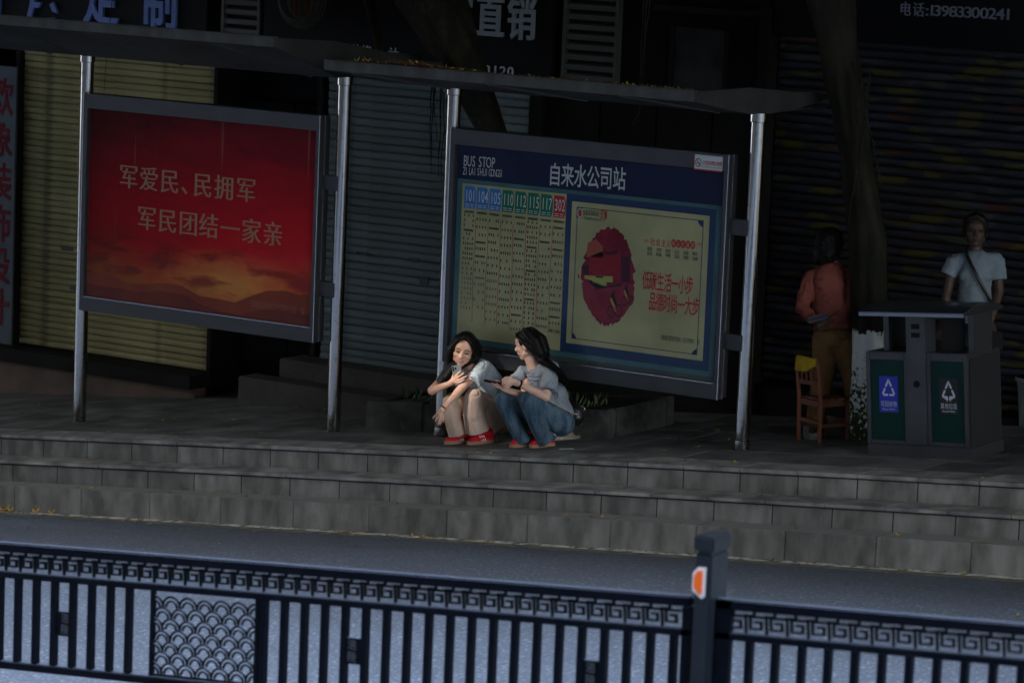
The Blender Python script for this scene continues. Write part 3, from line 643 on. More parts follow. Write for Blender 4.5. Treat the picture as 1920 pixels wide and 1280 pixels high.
for ox, oy, sc_ in ((1152, 560, 1.), (1176, 545, .8)):
    def q(x, y): return (ox+x*sc_, oy+y*sc_)
    pp([q(-6, -8), q(0, -10), q(4, 2), q(6, 10), q(2, 14), q(-4, 2)], 'bk', 7); pp([q(-7, 0), q(-4, -2), q(2, 12), q(5, 24), q(2, 25), q(-3, 12)], 'org', 8)
    pp([q(-3, -14), q(2, -15), q(3, -9), q(-2, -8)], 'dk', 8)
    for wx, wy in ((-5, 24), (9, 22)):
        c = pz(*q(wx, wy)); r = .05*sc_; mbx = MB()
        for t in range(16):
            a0, a1 = t*math.pi/8, (t+1)*math.pi/8
            mbx.add([PM(8)(c[0]+r*math.cos(a0)*.7, c[1]+r*math.sin(a0), 0), PM(8)(c[0]+r*math.cos(a1)*.7, c[1]+r*math.sin(a1), 0), PM(8)(c[0]+r*.8*math.cos(a1)*.7, c[1]+r*.8*math.sin(a1), 0), PM(8)(c[0]+r*.8*math.cos(a0)*.7, c[1]+r*.8*math.sin(a0), 0)], [(0, 1, 2, 3)])
        link('picture_wheel', mbx.mesh('wheel'), M['pal']['bk'], p2)
pp([(1084, 514), (1087, 515), (1087, 522), (1085, 522)], 'crim', 5)
# logo and headings
lx, lz = pz(1086, 399)
rect('logo_square', lx-.02, lx+.028, lz-.04, lz+.045, M['dkblue'], 5, p2)
poly('logo_disc', [(lx+.012+.017*math.cos(a), lz+.03*math.sin(a)) for a in [i*math.pi/10 for i in range(20)]], M['red1'], 7, p2)
poly('logo_ring', [(lx+.010+.024*math.cos(a), lz+.040*math.sin(a)) for a in [i*math.pi/10 for i in range(20)]], M['white1'], 6, p2)
poly('logo_leaf', [(lx-.018, lz+.04), (lx-.018, lz+.01), (lx+.005, lz+.035), (lx+.02, lz+.042)], M['green1'], 6, p2)
letters(pxline('全国文明城区', [1096, 1101, 1106, 1111, 1116, 1121], 398, 400.5, .024, .050), 'heading', M['ink'], p2, PM(5), off=.01)
letters(pxline('·涪陵', [1124, 1129, 1136], 400, 402, .034, .078), 'heading', M['red1'], p2, PM(5), off=.01)
letters(pxline('文明健康有你有我公益广告', [1096.5+i*3.4 for i in range(12)], 408.5, 413, .016, .028), 'subheading', M['dkblue'], p2, PM(5))
letters(pxline('社会主义', [1225, 1235, 1245, 1254], 453, 457, .046, .062), 'heading', M['red1'], p2, PM(5), off=.008)
for ch, px in zip('核心价值观', [1264, 1273, 1281.5, 1290.5, 1299.5]):
    x, z = pz(px, 456+(px-1264)*.1); poly('heading_disc', [(x+.023*math.cos(a), z+.032*math.sin(a)) for a in [i*math.pi/10 for i in range(20)]], M['red1'], 5, p2)
    letters([(ch, x, z, .03, .042)], 'heading', M['cream'], p2, PM(6))
for s_, px0, dx in (('l', 1208, 1), ('r', 1317, -1)):
    for k in range(3):
        x, z = pz(px0, 449+k*2.2+(6.5 if s_ == 'r' else 0)); w = .05-.012*abs(k-1)*1; rect('heading_rule', min(x, x+dx*w), max(x, x+dx*w), z-.0015, z+.0015, M['red1'], 5, p2)
w1 = ['富强', '文明', '自由', '公正', '爱国', '敬业']; w2 = ['民主', '和谐', '平等', '法治', '诚信', '友善']
for r_i, ws in enumerate((w1, w2)):
    for i, wd in enumerate(ws):
        px = 1219+i*17; py = 466+r_i*9+i*1.9
        a = pz(px-2.4, py); b = pz(px+2.4, py+.6); letters(line_items(wd, a, b, .027, .033), 'word_pair', M['ink'], p2, PM(5), off=.008)
letters(pxline('低碳生活一小步', [1212, 1225, 1239, 1253, 1266, 1280, 1293.5], 525, 535, .070, .155), 'slogan', M['red1'], p2, PM(5), off=.012)
letters(pxline('品德时尚一大步', [1224, 1237.5, 1251, 1264.5, 1278, 1291.5, 1305.5], 564, 575, .070, .155), 'slogan', M['red1'], p2, PM(5), off=.012)
letters(pxline('涪陵区委宣传部、区文明办 宣', [1242+i*5.25 for i in range(14)], 632, 641, .030, .045), 'small_lettering', M['ink'], p2, PM(5))
# no-smoking sticker on the frame
st = bpy.data.objects.new('sticker', None); COL.objects.link(st); st.parent = bb2
def sz_(px, py): P = onY(px, py, YB_); return P.x, P.z
def SM(k): return lambda x, z, o: (x, YB_-.002-.0012*k-o, z)
a = sz_(1304, 286); b = sz_(1355, 312)
M['sticker'] = flat('sticker_white', (.45, .50, .50))
def srect(nm, x0, x1, z0, z1, m, k): sheet(nm, [SM(k)(x0, z0, 0), SM(k)(x1, z0, 0), SM(k)(x1, z1, 0), SM(k)(x0, z1, 0)], m, st)
z0s, z1s = 2.135, 2.243
srect('sticker_edge', a[0]-.008, b[0]+.0, z0s-.010, z1s, M['red1'], 0); srect('sticker_face', a[0], b[0], z0s, z1s, M['sticker'], 1)
W = b[0]-a[0]
letters([(c, a[0]+W*(.32+i*.088), z0s+.052, .025, .036) for i, c in enumerate('公交站台禁止吸烟')], 'lettering', M['red1'], st, SM(2), off=.014)
letters([(c, a[0]+W*(.28+i*.031), z0s+.022, .012, .014) for i, c in enumerate('No smoking at bus stops') if c != ' '], 'lettering', M['ink'], st, SM(2))
cxs, czs = a[0]+W*.13, z0s+.048; mbx = MB()
for t in range(24):
    a0, a1 = t*math.pi/12, (t+1)*math.pi/12; r0, r1 = .8, 1.
    mbx.add([SM(2)(cxs+.027*r*math.cos(q_), czs+.034*r*math.sin(q_), 0) for r, q_ in ((1, a0), (1, a1), (.8, a1), (.8, a0))], [(0, 1, 2, 3)])
mbx.add([SM(2)(cxs-.018, czs+.022, 0), SM(2)(cxs-.013, czs+.026, 0), SM(2)(cxs+.018, czs-.022, 0), SM(2)(cxs+.013, czs-.026, 0)], [(0, 1, 2, 3)])
mbx.add([SM(2)(cxs-.018, czs-.008, 0), SM(2)(cxs+.018, czs-.008, 0), SM(2)(cxs+.018, czs-.002, 0), SM(2)(cxs-.018, czs-.002, 0)], [(0, 1, 2, 3)])
link('no_smoking_symbol', mbx.mesh('symbol'), M['ink'], st)
# panes of glass over both posters
def glassmat():
    m = bpy.data.materials.new('pane_glass'); m.use_nodes = True; t = m.node_tree; N = t.nodes; L = t.links; N.remove(N['Principled BSDF'])
    o = N['Material Output']; tr = N.new('ShaderNodeBsdfTransparent'); tr.inputs[0].default_value = (.9, .93, .92, 1); gl = N.new('ShaderNodeBsdfGlossy'); gl.inputs['Roughness'].default_value = .06
    lw = N.new('ShaderNodeLayerWeight'); lw.inputs[0].default_value = .5
    pw = N.new('ShaderNodeMath'); pw.operation = 'POWER'; pw.inputs[1].default_value = 5; L.new(lw.outputs['Facing'], pw.inputs[0])
    ma = N.new('ShaderNodeMath'); ma.operation = 'MULTIPLY_ADD'; ma.inputs[1].default_value = .8; ma.inputs[2].default_value = .018; L.new(pw.outputs[0], ma.inputs[0])
    mx = N.new('ShaderNodeMixShader'); L.new(ma.outputs[0], mx.inputs[0]); L.new(tr.outputs[0], mx.inputs[1]); L.new(gl.outputs[0], mx.inputs[2]); L.new(mx.outputs[0], o.inputs[0]); return m
M['glass'] = glassmat()
for s, x0, x1 in ((bb1, -6.53, -4.07), (bb2, -2.70, -.205)): sheet('glass_pane', [(x0, YB_+.02, .49), (x1, YB_+.02, .49), (x1, YB_+.02, 2.15), (x0, YB_+.02, 2.15)], M['glass'], s)

# ================================================================== STREET RAILING
RY = -7.24; RH = -.5547
def rail_panel(label, x0, x1, bars, meanders, mp, panelx=None, plates=()):
    s = thing('street_railing', label, 'railing', 'panels of the street railing')
    D = .04
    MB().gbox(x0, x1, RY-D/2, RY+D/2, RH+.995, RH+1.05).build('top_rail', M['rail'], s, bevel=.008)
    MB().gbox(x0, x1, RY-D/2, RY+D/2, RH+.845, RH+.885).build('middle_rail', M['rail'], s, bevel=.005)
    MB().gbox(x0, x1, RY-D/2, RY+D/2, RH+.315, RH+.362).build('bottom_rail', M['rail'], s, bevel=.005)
    bm_ = MB().box(-.018, .018, -.018, .018, .36, .847).mesh('bar'); bm_.materials.append(M['rail'])
    for x in bars:
        o = link('bar', bm_, None, s); o.location = (x, RY, G(x)+RH)
    # one unit of the meander frieze
    w = mp; t = .0112; mm = MB()
    def seg(xa, za, xb, zb):
        mm.box(min(xa, xb)-t/2, max(xa, xb)+t/2, -.008, .008, min(za, zb)-t/2, max(za, zb)+t/2)
    z0, z1 = .885, .995; u = w/6
    seg(0, z0, 0, z1-.024); seg(0, z1-.024, u*1.6, z1-.024)
    seg(w*.42, z1-.024, w*.42, z1); 
    seg(w*.2, z1-.024, w*.98, z1-.024) if False else None
    seg(w*.22, z1-.030, w*.98, z1-.030); seg(w*.22, z0+.022, w*.22, z1-.030); seg(w*.22, z0+.022, w*.75, z0+.022); seg(w*.75, z0+.022, w*.75, z0+.056); seg(w*.48, z0+.056, w*.75, z0+.056)
    me = mm.mesh('meander'); me.materials.append(M['rail'])
    for x in meanders:
        o = link('meander', me, None, s); o.location = (x, RY, G(x)+RH); o.rotation_euler = (0, -.09, 0)
    if panelx:
        a, b = panelx; n = 5
        MB().gbox(a, a+.02, RY-.015, RY+.015, RH+.36, RH+.846).build('panel_frame', M['rail'], s); MB().gbox(b-.02, b, RY-.015, RY+.015, RH+.36, RH+.846).build('panel_frame', M['rail'], s)
        def arc(r, i0=0, i1=12):
            q = MB()
            for k in range(2):
                rr = r*(1-.38*k); Q = [(rr*math.cos(math.pi*i/12), 0, rr*math.sin(math.pi*i/12)) for i in range(i0, i1+1)]
                q.tube(Q, .007, 5)
            me = q.mesh('scale_arc'); me.materials.append(M['rail']); return me
        big, small = arc(.062), arc(.056); right_half, left_half = arc(.062, 0, 6), arc(.062, 6, 12); rows = 7; cols = 6; rh = .0625; cw = (b-a-.04)/cols
        for r in range(rows+1):
            for c in range(cols+1):
                x = a+.02+(c+(.5 if r % 2 else 0))*cw; z = .372+r*rh
                if x > b+.01 or x < a-.01 or z > .80: continue
                o = link('scale_arc', right_half if x < a+.06 else left_half if x > b-.06 else big if (c+r) % 3 else small, None, s); o.location = (x, RY+random.uniform(-.001, .001), G(x)+RH+z)
        for k in range(3): MB().gbox(a+.02, b-.02, RY-.006, RY+.006, RH+.36+k*.0, RH+.372).build('panel_edge', M['rail'], s) if k == 0 else None
    for x in plates:
        MB().gbox(x-.055, x+.055, RY-.012, RY+.012, RH+.535, RH+.675).build('name_plate', M['rail'], s)
        letters([('涪', x, G(x)+RH+.64, .06, .06), ('陵', x, G(x)+RH+.575, .06, .06)], 'plate_lettering', M['plate_ink'], s, lambda X, Z, o: (X, RY-.0125-o, Z), off=.005, thick=.003)
    return s
M['plate_ink'] = mat('plate_ink', (.06, .07, .085), .5)
bars = [-.233+.1355*i for i in range(-6, 8)]; pan = (.875, 1.62); bars += [1.655+.1342*i for i in range(0, 20)]
bars = [b for b in bars if b < 4.25]
s = rail_panel('dark street railing panel with a fish-scale insert left of the reflector post', -1.1, 4.30, bars, [-.98+.1082*i for i in range(49)], .1082, pan, (.262, 2.25, 3.735))
MB().gbox(4.255, 4.30, RY-.02, RY+.02, RH+.362, RH+.995).build('end_stile', M['rail'], s)
s = rail_panel('dark street railing panel right of the post with the orange reflector', 4.44, 6.9, [4.634+.1447*i for i in range(15)], [4.575+.1148*i for i in range(20)], .1148, None, (5.135,))
MB().gbox(4.44, 4.53, RY-.02, RY+.02, RH+.31, RH+1.05).build('end_stile', M['rail'], s, bevel=.004)
s = thing('railing_post', 'thick dark railing post with an orange reflector', 'post')
xp = 4.392; g0 = G(xp)+RH
M['post'] = mat('post_paint', (.014, .020, .028), .42, spec=.3, c2=(.010, .015, .022), scale=5)
MB().box(xp-.046, xp+.046, RY-.075, RY+.095, g0-.02, g0+1.275).build('shaft', M['post'], s, bevel=.006)
MB().box(xp-.036, xp+.036, RY-.065, RY+.085, g0+1.27, g0+1.29).build('neck', M['post'], s)
MB().box(xp-.056, xp+.056, RY-.085, RY+.105, g0+1.288, g0+1.365).build('cap', M['post'], s, bevel=.010)
MB().box(xp-.09, xp+.09, RY-.12, RY+.14, g0-.02, g0+.05).build('base', M['post'], s, bevel=.01)
M['orange'] = mat('reflector_orange', (1.0, .16, .008), .3); M['refw'] = mat('reflector_white', (.75, .75, .78), .3)
zc = g0+1.14
def refl(w, h, y, m, nm, ox=0): 
    pts = [(-w, -h+.02), (w*.55, -h-.015), (w, -h+.0), (w, h), (-w*.2, h-.004), (-w, h-.035)]
    V = [(xp-.018+ox+x, RY-.075-y, zc+z) for x, z in pts]; V2 = [(xp-.018+ox+x, RY-.074, zc+z) for x, z in pts]; n = len(pts)
    return MB().add(V+V2, [tuple(range(n)), tuple(range(2*n-1, n-1, -1))]+[(i, (i+1) % n, n+(i+1) % n, n+i) for i in range(n)]).build(nm, m, s)
refl(.036, .072, .006, M['refw'], 'reflector_rim'); refl(.023, .055, .011, M['orange'], 'reflector', -.002)

# ================================================================== LITTER BIN
def litter_bin():
    s = thing('litter_bin', 'steel two-compartment recycling bin with green doors and blue and black stickers', 'litter bin')
    W, D, H = .84, .56, .775
    S = M['binsteel']
    b = lambda nm, m, x0, x1, y0, y1, z0, z1, bev=.003: MB().box(x0, x1, y0, y1, z0, z1).build(nm, m, s, bevel=bev)
    b('base', S, 0, W+.015, -.005, D, 0, .09)
    b('cabinet', S, .004, W, .012, D, .09, H-.002)
    b('side_panel', M['bindark'], W, W+.006, .02, D-.02, .10, H-.02)
    # front frame pieces, proud of the cabinet
    for x0, x1 in ((0, .035), (.315, .345), (.505, .535), (W-.035, W)): b('frame_upright', S, x0, x1, -.004, .014, .095, H)
    for x0, x1 in ((.036, .314), (.536, W-.036)):
        b('frame_rail', S, x0, x1, -.003, .013, H-.045, H); b('frame_rail', S, x0, x1, -.003, .013, .095, .125)
        b('door', M['bingreen'], x0+.002, x1-.002, .004, .0125, .127, H-.047, .002)
    b('centre_column', S, .345, .505, -.016, .16, .10, H+.30)
    b('lock', M['black'], .41, .44, -.019, -.015, .53, .58, .004)
    o = MB().tube([(.425, -.0165, .555), (.425, -.022, .555)], .024, 18).build('lock', M['black'], s, True, angle=40)
    for z, h in ((.985, .020), (.92, .018)): MB().box(.39, .46, -.019, -.015, z-h, z+h).build('ash_slot', M['black'], s, bevel=.0015)
    for x in (.10, .80): 
        b('lid_support', S, x, x+.045, .10, .42, H, H+.30)
    b('back_panel', M['bindark'], .16, .345, .44, .455, H, H+.28); b('chute', M['bindark'], .53, .72, .2, .215, H, H+.30)
    b('top_plate', S, 0, W, .0, D-.02, H+.001, H+.012)
    # curved lid
    n = 14; V = []; ex = (-.012, W+.012)
    for i in range(n+1):
        t = i/n; y = -.07+t*(D+.12); z = H+.30+.052*math.sin(math.pi*t)**.8
        V += [(ex[0], y, z), (ex[1], y, z), (ex[0], y, z+.018), (ex[1], y, z+.018)]
    F = []
    for i in range(n):
        a, c = i*4, i*4+4; F += [(a+2, a+3, c+3, c+2), (a, c, c+1, a+1), (a, a+2, c+2, c), (a+1, c+1, c+3, a+3)]
    F += [(0, 1, 3, 2), (n*4, n*4+2, n*4+3, n*4+1)]
    MB().add(V, F).build('lid', M['lid'], s, True, angle=35)
    # end cheek of the lid
    V = [(ex[1]-.004, -.07+(i/n)*(D+.12), H+.298+.054*math.sin(math.pi*i/n)**.8) for i in range(n+1)]; V2 = [(x+.006, y, z) for x, y, z in V]; k = n+1
    MB().add(V+V2, [tuple(range(k)), tuple(range(2*k-1, k-1, -1))]+[(i, (i+1) % k, k+(i+1) % k, k+i) for i in range(k)]).build('lid_cheek', M['bindark'], s)
    MB().box(ex[0], ex[1], -.078, -.066, H+.288, H+.310).build('lid_edge', M['binedge'], s, bevel=.003)
    # stickers
    for x0, col, nm, zh, en in ((.105, M['st_blue'], 'sticker', '可回收物', 'Recyclable'), (.60, M['st_black'], 'sticker', '其他垃圾', 'Residual Waste')):
        w, h = .155, .27; z0 = .335
        st = MB().box(x0, x0+w, .0015, .004, z0, z0+h).build(nm, col, s)
        pm = lambda x, z, o: (x, .0012-o, z)
        letters([(c, x0+w*(.17+.22*i), z0+.062, .033, .048) for i, c in enumerate(zh)], 'lettering', M['st_white'], st, pm, off=.0)
        k = len(en); letters([(c, x0+w*(.2+.6*i/(k-1)), z0+.024, .0155, .016) for i, c in enumerate(en) if c != ' '], 'lettering', M['st_white'], st, pm)
        cx, cz = x0+w/2, z0+.175; r = .06
        tri = [(cx, cz+r*1.15), (cx-r*.85, cz-r*.75), (cx+r*.85, cz-r*.75)]
        mb = MB(); t = .0075
        def stroke(p, q, f0, f1):
            p = Vector(p); q = Vector(q); a = p.lerp(q, f0); c_ = p.lerp(q, f1); d = (q-p).normalized(); nn = Vector((-d.y, d.x))*t
            mb.add([pm(*(a+nn), 0), pm(*(a-nn), 0), pm(*(c_-nn), 0), pm(*(c_+nn), 0)], [(0, 1, 2, 3)])
        for i in range(3):
            if x0 > .4 and i == 1: continue
            stroke(tri[i], tri[(i+1) % 3], .06, .46); stroke(tri[i], tri[(i+1) % 3], .56, .96)
        mb.add([pm(tri[0][0]-.012, tri[0][1]-.012, 0), pm(tri[0][0]+.012, tri[0][1]-.012, 0), pm(tri[0][0]+.006, tri[0][1]+.004, 0), pm(tri[0][0]-.006, tri[0][1]+.004, 0)], [(0, 1, 2, 3)])
        if x0 > .4:
            for sg in (-1, 1):
                stroke((cx+sg*r*.85, cz-r*.75), (cx+sg*r*.15, cz-r*.75), 0, .9)
                mb.add([pm(cx+sg*.004, cz-r*.7, 0), pm(cx+sg*.016, cz-r*.7, 0), pm(cx+sg*.016, cz-r*1.35, 0), pm(cx+sg*.004, cz-r*1.1, 0)], [(0, 1, 2, 3)]); mb.add([pm(cx+sg*.016, cz-r*.85, 0), pm(cx+sg*.034, cz-r*.9, 0), pm(cx+sg*.034, cz-r*1.0, 0), pm(cx+sg*.016, cz-r*1.1, 0)], [(0, 1, 2, 3)])
        link('recycling_symbol', mb.mesh('symbol'), M['st_white'], st)
    return s
M['binsteel'] = mat('bin_steel', (.08, .083, .088), .4, .5, c2=(.062, .063, .066), scale=4, bump=.05, bscale=60); M['bindark'] = mat('bin_dark_steel', (.03, .03, .03), .6, .2, spec=.2)
M['bingreen'] = mat('bin_green', (.004, .028, .024), .45, spec=.15); M['lid'] = mat('lid_steel', (.16, .18, .21), .28, .85); M['binedge'] = mat('bin_edge_steel', (.30, .31, .33), .3, .9)
M['st_blue'] = mat('sticker_blue', (.012, .025, .35), .4); M['st_black'] = mat('sticker_black', (.006, .006, .007), .4); M['st_white'] = mat('sticker_print', (.50, .52, .62), .5)
lb = litter_bin(); P = onG(1628, 852.6); lb.location = (P.x, P.y, G(P.x)-.004); lb.rotation_euler = (0, -.090, .0)

# ================================================================== CHAIR
def chair():
    s = thing('wooden_chair', 'low worn wooden chair with a yellow cloth over its back', 'chair')
    w, d, sh, h = .27, .27, .34, .66; m = M['wood']
    for x in (0, w):
        MB().tube([(x, 0, 0), (x, -.005, sh), (x, -.05, h)], [.019, .021, .016], 4).build('back_leg', m, s)
        MB().tube([(x, d, 0), (x, d-.01, sh)], [.017, .02], 4).build('front_leg', m, s)
        MB().bar((x, 0, .145), (x, d, .145), .018, .03).build('stretcher', m, s)
        MB().bar((x, 0, sh-.025), (x, d, sh-.025), .02, .045).build('apron', m, s)
    for y in (0, d):
        MB().bar((0, y, .17), (w, y, .17), .018, .03).build('stretcher', m, s); MB().bar((0, y, sh-.025), (w, y, sh-.025), .02, .045).build('apron', m, s)
    for k in range(4): MB().box(-.02, w+.02, .005+k*.068, .068+k*.068, sh, sh+.016).build('seat_slat', m, s, bevel=.003)
    MB().bar((0, -.045, h-.03), (w, -.045, h-.03), .02, .07).build('top_rail', m, s); MB().bar((0, -.02, sh+.13), (w, -.02, sh+.13), .02, .03).build('lower_rail', m, s)
    for k in range(4): x = .05+k*.057; MB().bar((x, -.02, sh+.14), (x, -.042, h-.06), .014, .018).build('spindle', m, s)
    return s
M['wood'] = mat('orange_wood', (.23, .062, .022), .5, c2=(.14, .035, .014), scale=9, stretch=(1, 1, .2), bump=.15, bscale=60)
ch = chair(); P = onG(1497, 825); ch.location = (P.x, P.y, G(P.x)+.002); ch.rotation_euler = (0, -.03, rad(-24)); CHM = Matrix.Translation(ch.location) @ Matrix.Rotation(rad(-24), 4, 'Z')
M['yellow_cloth'] = mat('yellow_cloth', (.62, .42, .015), .8, c2=(.42, .26, .01), scale=10, bump=.3, bscale=30)
# yellow cloth hung over the back
V = []; nx, nz = 14, 12
for j in range(nz+1):
    for i in range(nx+1):
        u = i/nx; t = j/nz; L = -.115+t*.23; r = .018
        x = -.005+u*.245
        drop = (.10+.035*math.sin(u*2.8+.4)-.05*u)
        if abs(L) < .02: y = -.047+L; z = .672+.004*math.cos(L*80)
        else: k = (abs(L)-.02)/.095; y = -.047+(-.02 if L < 0 else .02)+.006*math.sin(u*9+k*2)*k*(-1 if L < 0 else 1); z = .672-k*drop
        V.append(CHM @ Vector((x, y, z)))
F = [(j*(nx+1)+i, j*(nx+1)+i+1, (j+1)*(nx+1)+i+1, (j+1)*(nx+1)+i) for j in range(nz) for i in range(nx)]
me = evalmesh(MB().add(V, F).mesh('yellow_cloth', True), [('SOLIDIFY', dict(thickness=.004))]); me.shade_smooth()
setp(link('yellow_cloth', me, M['yellow_cloth']), 'yellow cloth draped over the wooden chair back', 'cloth')

# ================================================================== PLANTER AND TREES
M['planter'] = mat('planter_stone', (.08, .078, .07), .85, spec=.2, c2=(.032, .031, .029), scale=4, bump=.5, bscale=30, c3=(.17, .17, .16), s3=12, a3=.3)
pl = thing('tree_planter', 'low square stone planter behind the squatting women', 'planter')
px0, px1, py0, py1 = -3.70, -1.33, 1.14, 2.2
def gw(nm, x0, x1, y0, y1):
    zt_ = .235+G((x0+x1)/2)
    MB().hexa([(x0, y0, G(x0)-.05), (x1, y0, G(x1)-.05), (x1, y1, G(x1)-.05), (x0, y1, G(x0)-.05), (x0, y0, G(x0)+.235), (x1, y0, G(x1)+.235), (x1, y1, G(x1)+.235), (x0, y1, G(x0)+.235)]).build(nm, M['planter'], pl, bevel=.014)
xm = (px0+px1)/2
for k in range(4): gw('kerb_stone', px0+k*(px1-px0)/4+.003, px0+(k+1)*(px1-px0)/4-.003, py0, py0+.13); gw('kerb_stone', px0+k*(px1-px0)/4+.003, px0+(k+1)*(px1-px0)/4-.003, py1-.13, py1)
gw('kerb_stone', px0, px0+.13, py0+.133, py1-.133); gw('kerb_stone', px1-.13, px1, py0+.133, py1-.133)
M['soil'] = mat('soil', (.03, .026, .02), .95, c2=(.05, .045, .03), scale=14, bump=1, bscale=20)
V = []; F = []; n = 30; mth_ = 12
for j in range(mth_+1):
    for i in range(n+1):
        x = px0+.12+(px1-px0-.24)*i/n; y = py0+.125+(py1-py0-.25)*j/mth_; u = (i/n-.5)*2; v = (j/mth_-.5)*2
        V.append((x, y, G(x)+.205+.09*(1-u*u)*(1-v*v)+random.uniform(-.012, .012)))
F = [(j*(n+1)+i, j*(n+1)+i+1, (j+1)*(n+1)+i+1, (j+1)*(n+1)+i) for j in range(mth_) for i in range(n)]
MB().add(V, F).build('soil', M['soil'], pl, True)
def trunkmesh(pts, rr, lobes, seed, n=22):
    """fluted trunk grown along points"""
    rnd = random.Random(seed); ph = [rnd.uniform(0, 6) for _ in range(6)]
    P = []; R = []
    k = 8
    for i in range(len(pts)-1):
        for j in range(k): t = j/k; P.append(Vector(pts[i]).lerp(Vector(pts[i+1]), t)); R.append(rr[i]*(1-t)+rr[i+1]*t)
    P.append(Vector(pts[-1])); R.append(rr[-1]); V = []; F = []
    for i, p in enumerate(P):
        for a_ in range(n):
            a = 2*math.pi*a_/n; r = R[i]*(1+.12*math.sin(lobes*a+ph[0]+i*.09)+.07*math.sin(2*lobes*a+ph[1]-i*.15)+.03*math.sin(11*a+i*.7))
            V.append(p+Vector((math.cos(a)*r, math.sin(a)*r, 0)))
    for i in range(len(P)-1):
        for a_ in range(n): F.append((i*n+a_, i*n+(a_+1) % n, (i+1)*n+(a_+1) % n, (i+1)*n+a_))
    F.append(tuple(len(V)-n+i for i in range(n))[::1])
    return MB().add(V, F)
# middle tree, growing in the planter and leaning left
t1 = thing('banyan_tree', 'dark leaning banyan trunk rising behind the bus stop board', 'tree', 'banyan trees on the pavement')
T1Y = 1.85
def tp(px, py, Y): return tuple(onY(px, py, Y))
trunkmesh([tp(944, 740, T1Y), tp(936, 420, T1Y), tp(927, 250, T1Y), tp(868, 120, T1Y-.05), tp(808, 10, T1Y-.1), tp(770, -90, T1Y-.1), tp(700, -260, T1Y-.2)], [.17, .13, .12, .19, .30, .28, .12], 3, 4).build('trunk', M['bark'], t1, True)
trunkmesh([tp(720, 130, T1Y+.4), tp(705, 60, T1Y+.4), tp(686, -20, T1Y+.35), tp(650, -160, T1Y+.2)], [.035, .045, .055, .06], 2, 7, 10).build('aerial_root', M['bark'], t1, True)
trunkmesh([tp(760, -20, T1Y), tp(740, -100, T1Y), tp(600, -260, T1Y-.3)], [.05, .07, .08], 2, 11, 12).build('limb', M['bark'], t1, True)
rnd = random.Random(3)
def root(par, x0, y0, x1, y1, Y, r=.004, wob=4):
    pts = []; n = 9; ox = 0
    for i in range(n+1):
        t = i/n; ox += rnd.uniform(-wob, wob)*.5; pts.append(tp(x0+(x1-x0)*t+ox, y0+(y1-y0)*t, Y))
    MB().tube(pts, [r*(1-.5*i/n) for i in range(n+1)], 5).build('aerial_root', M['bark'], par, True)
for k in range(7): root(t1, rnd.uniform(800, 845), rnd.uniform(120, 180), rnd.uniform(790, 840), rnd.uniform(260, 345), 1.6, .006)
for k in range(4): root(t1, rnd.uniform(1200, 1225), -40, rnd.uniform(1196, 1210), 165, 1.2, .006, 3)
root(t1, 212, -20, 196, 176, .9, .004, 2); root(t1, 1205, 190, 1188, 235, .6, .004)
# right tree with whitewashed foot
t2 = thing('banyan_tree', 'mossy street tree with whitewashed base between the chair and the bin', 'tree', 'banyan trees on the pavement')
T2Y = 1.80
def wash():
    m = mat('whitewashed_bark', (.034, .030, .022), .9, spec=.1, c2=(.015, .016, .010), scale=5, bump=1., bscale=22, stretch=(1.6, 1.6, .5)); t = m.node_tree; N = t.nodes; L = t.links; b = N['Principled BSDF']
    old = b.inputs['Base Color'].links[0].from_socket
    g = N.new('ShaderNodeNewGeometry'); s_ = N.new('ShaderNodeSeparateXYZ'); L.new(g.outputs['Position'], s_.inputs[0])
    no = N.new('ShaderNodeTexNoise'); no.inputs['Scale'].default_value = 16; no.inputs['Detail'].default_value = 8; L.new(g.outputs['Position'], no.inputs[0])
    ad = N.new('ShaderNodeMath'); ad.operation = 'MULTIPLY_ADD'; ad.inputs[1].default_value = .16; L.new(no.outputs[0], ad.inputs[0]); L.new(s_.outputs[2], ad.inputs[2])
    a = N.new('ShaderNodeMapRange'); a.inputs[1].default_value = .985; a.inputs[2].default_value = 1.0; a.inputs[3].default_value = 1; a.inputs[4].default_value = 0; L.new(ad.outputs[0], a.inputs[0])
    n3 = N.new('ShaderNodeTexNoise'); n3.inputs['Scale'].default_value = 34; n3.inputs['Detail'].default_value = 6; L.new(g.outputs['Position'], n3.inputs[0])
    zr = N.new('ShaderNodeMapRange'); zr.inputs[1].default_value = .1; zr.inputs[2].default_value = .85; zr.inputs[3].default_value = .38; zr.inputs[4].default_value = .72; L.new(s_.outputs[2], zr.inputs[0])
    lt = N.new('ShaderNodeMath'); lt.operation = 'SUBTRACT'; L.new(zr.outputs[0], lt.inputs[0]); L.new(n3.outputs[0], lt.inputs[1])
    q = N.new('ShaderNodeMapRange'); q.inputs[1].default_value = -.03; q.inputs[2].default_value = .06; L.new(lt.outputs[0], q.inputs[0])
    mu = N.new('ShaderNodeMath'); mu.operation = 'MULTIPLY'; L.new(a.outputs[0], mu.inputs[0]); L.new(q.outputs[0], mu.inputs[1])
    mo = N.new('ShaderNodeMix'); mo.data_type = 'RGBA'; mo.inputs[7].default_value = (.05, .065, .022, 1); L.new(old, mo.inputs[6]); L.new(a.outputs[0], mo.inputs[0])
    mx = N.new('ShaderNodeMix'); mx.data_type = 'RGBA'; L.new(mu.outputs[0], mx.inputs[0]); L.new(mo.outputs[2], mx.inputs[6]); mx.inputs[7].default_value = (.80, .84, .80, 1); L.new(mx.outputs[2], b.inputs['Base Color']); return m
M['wash'] = wash()
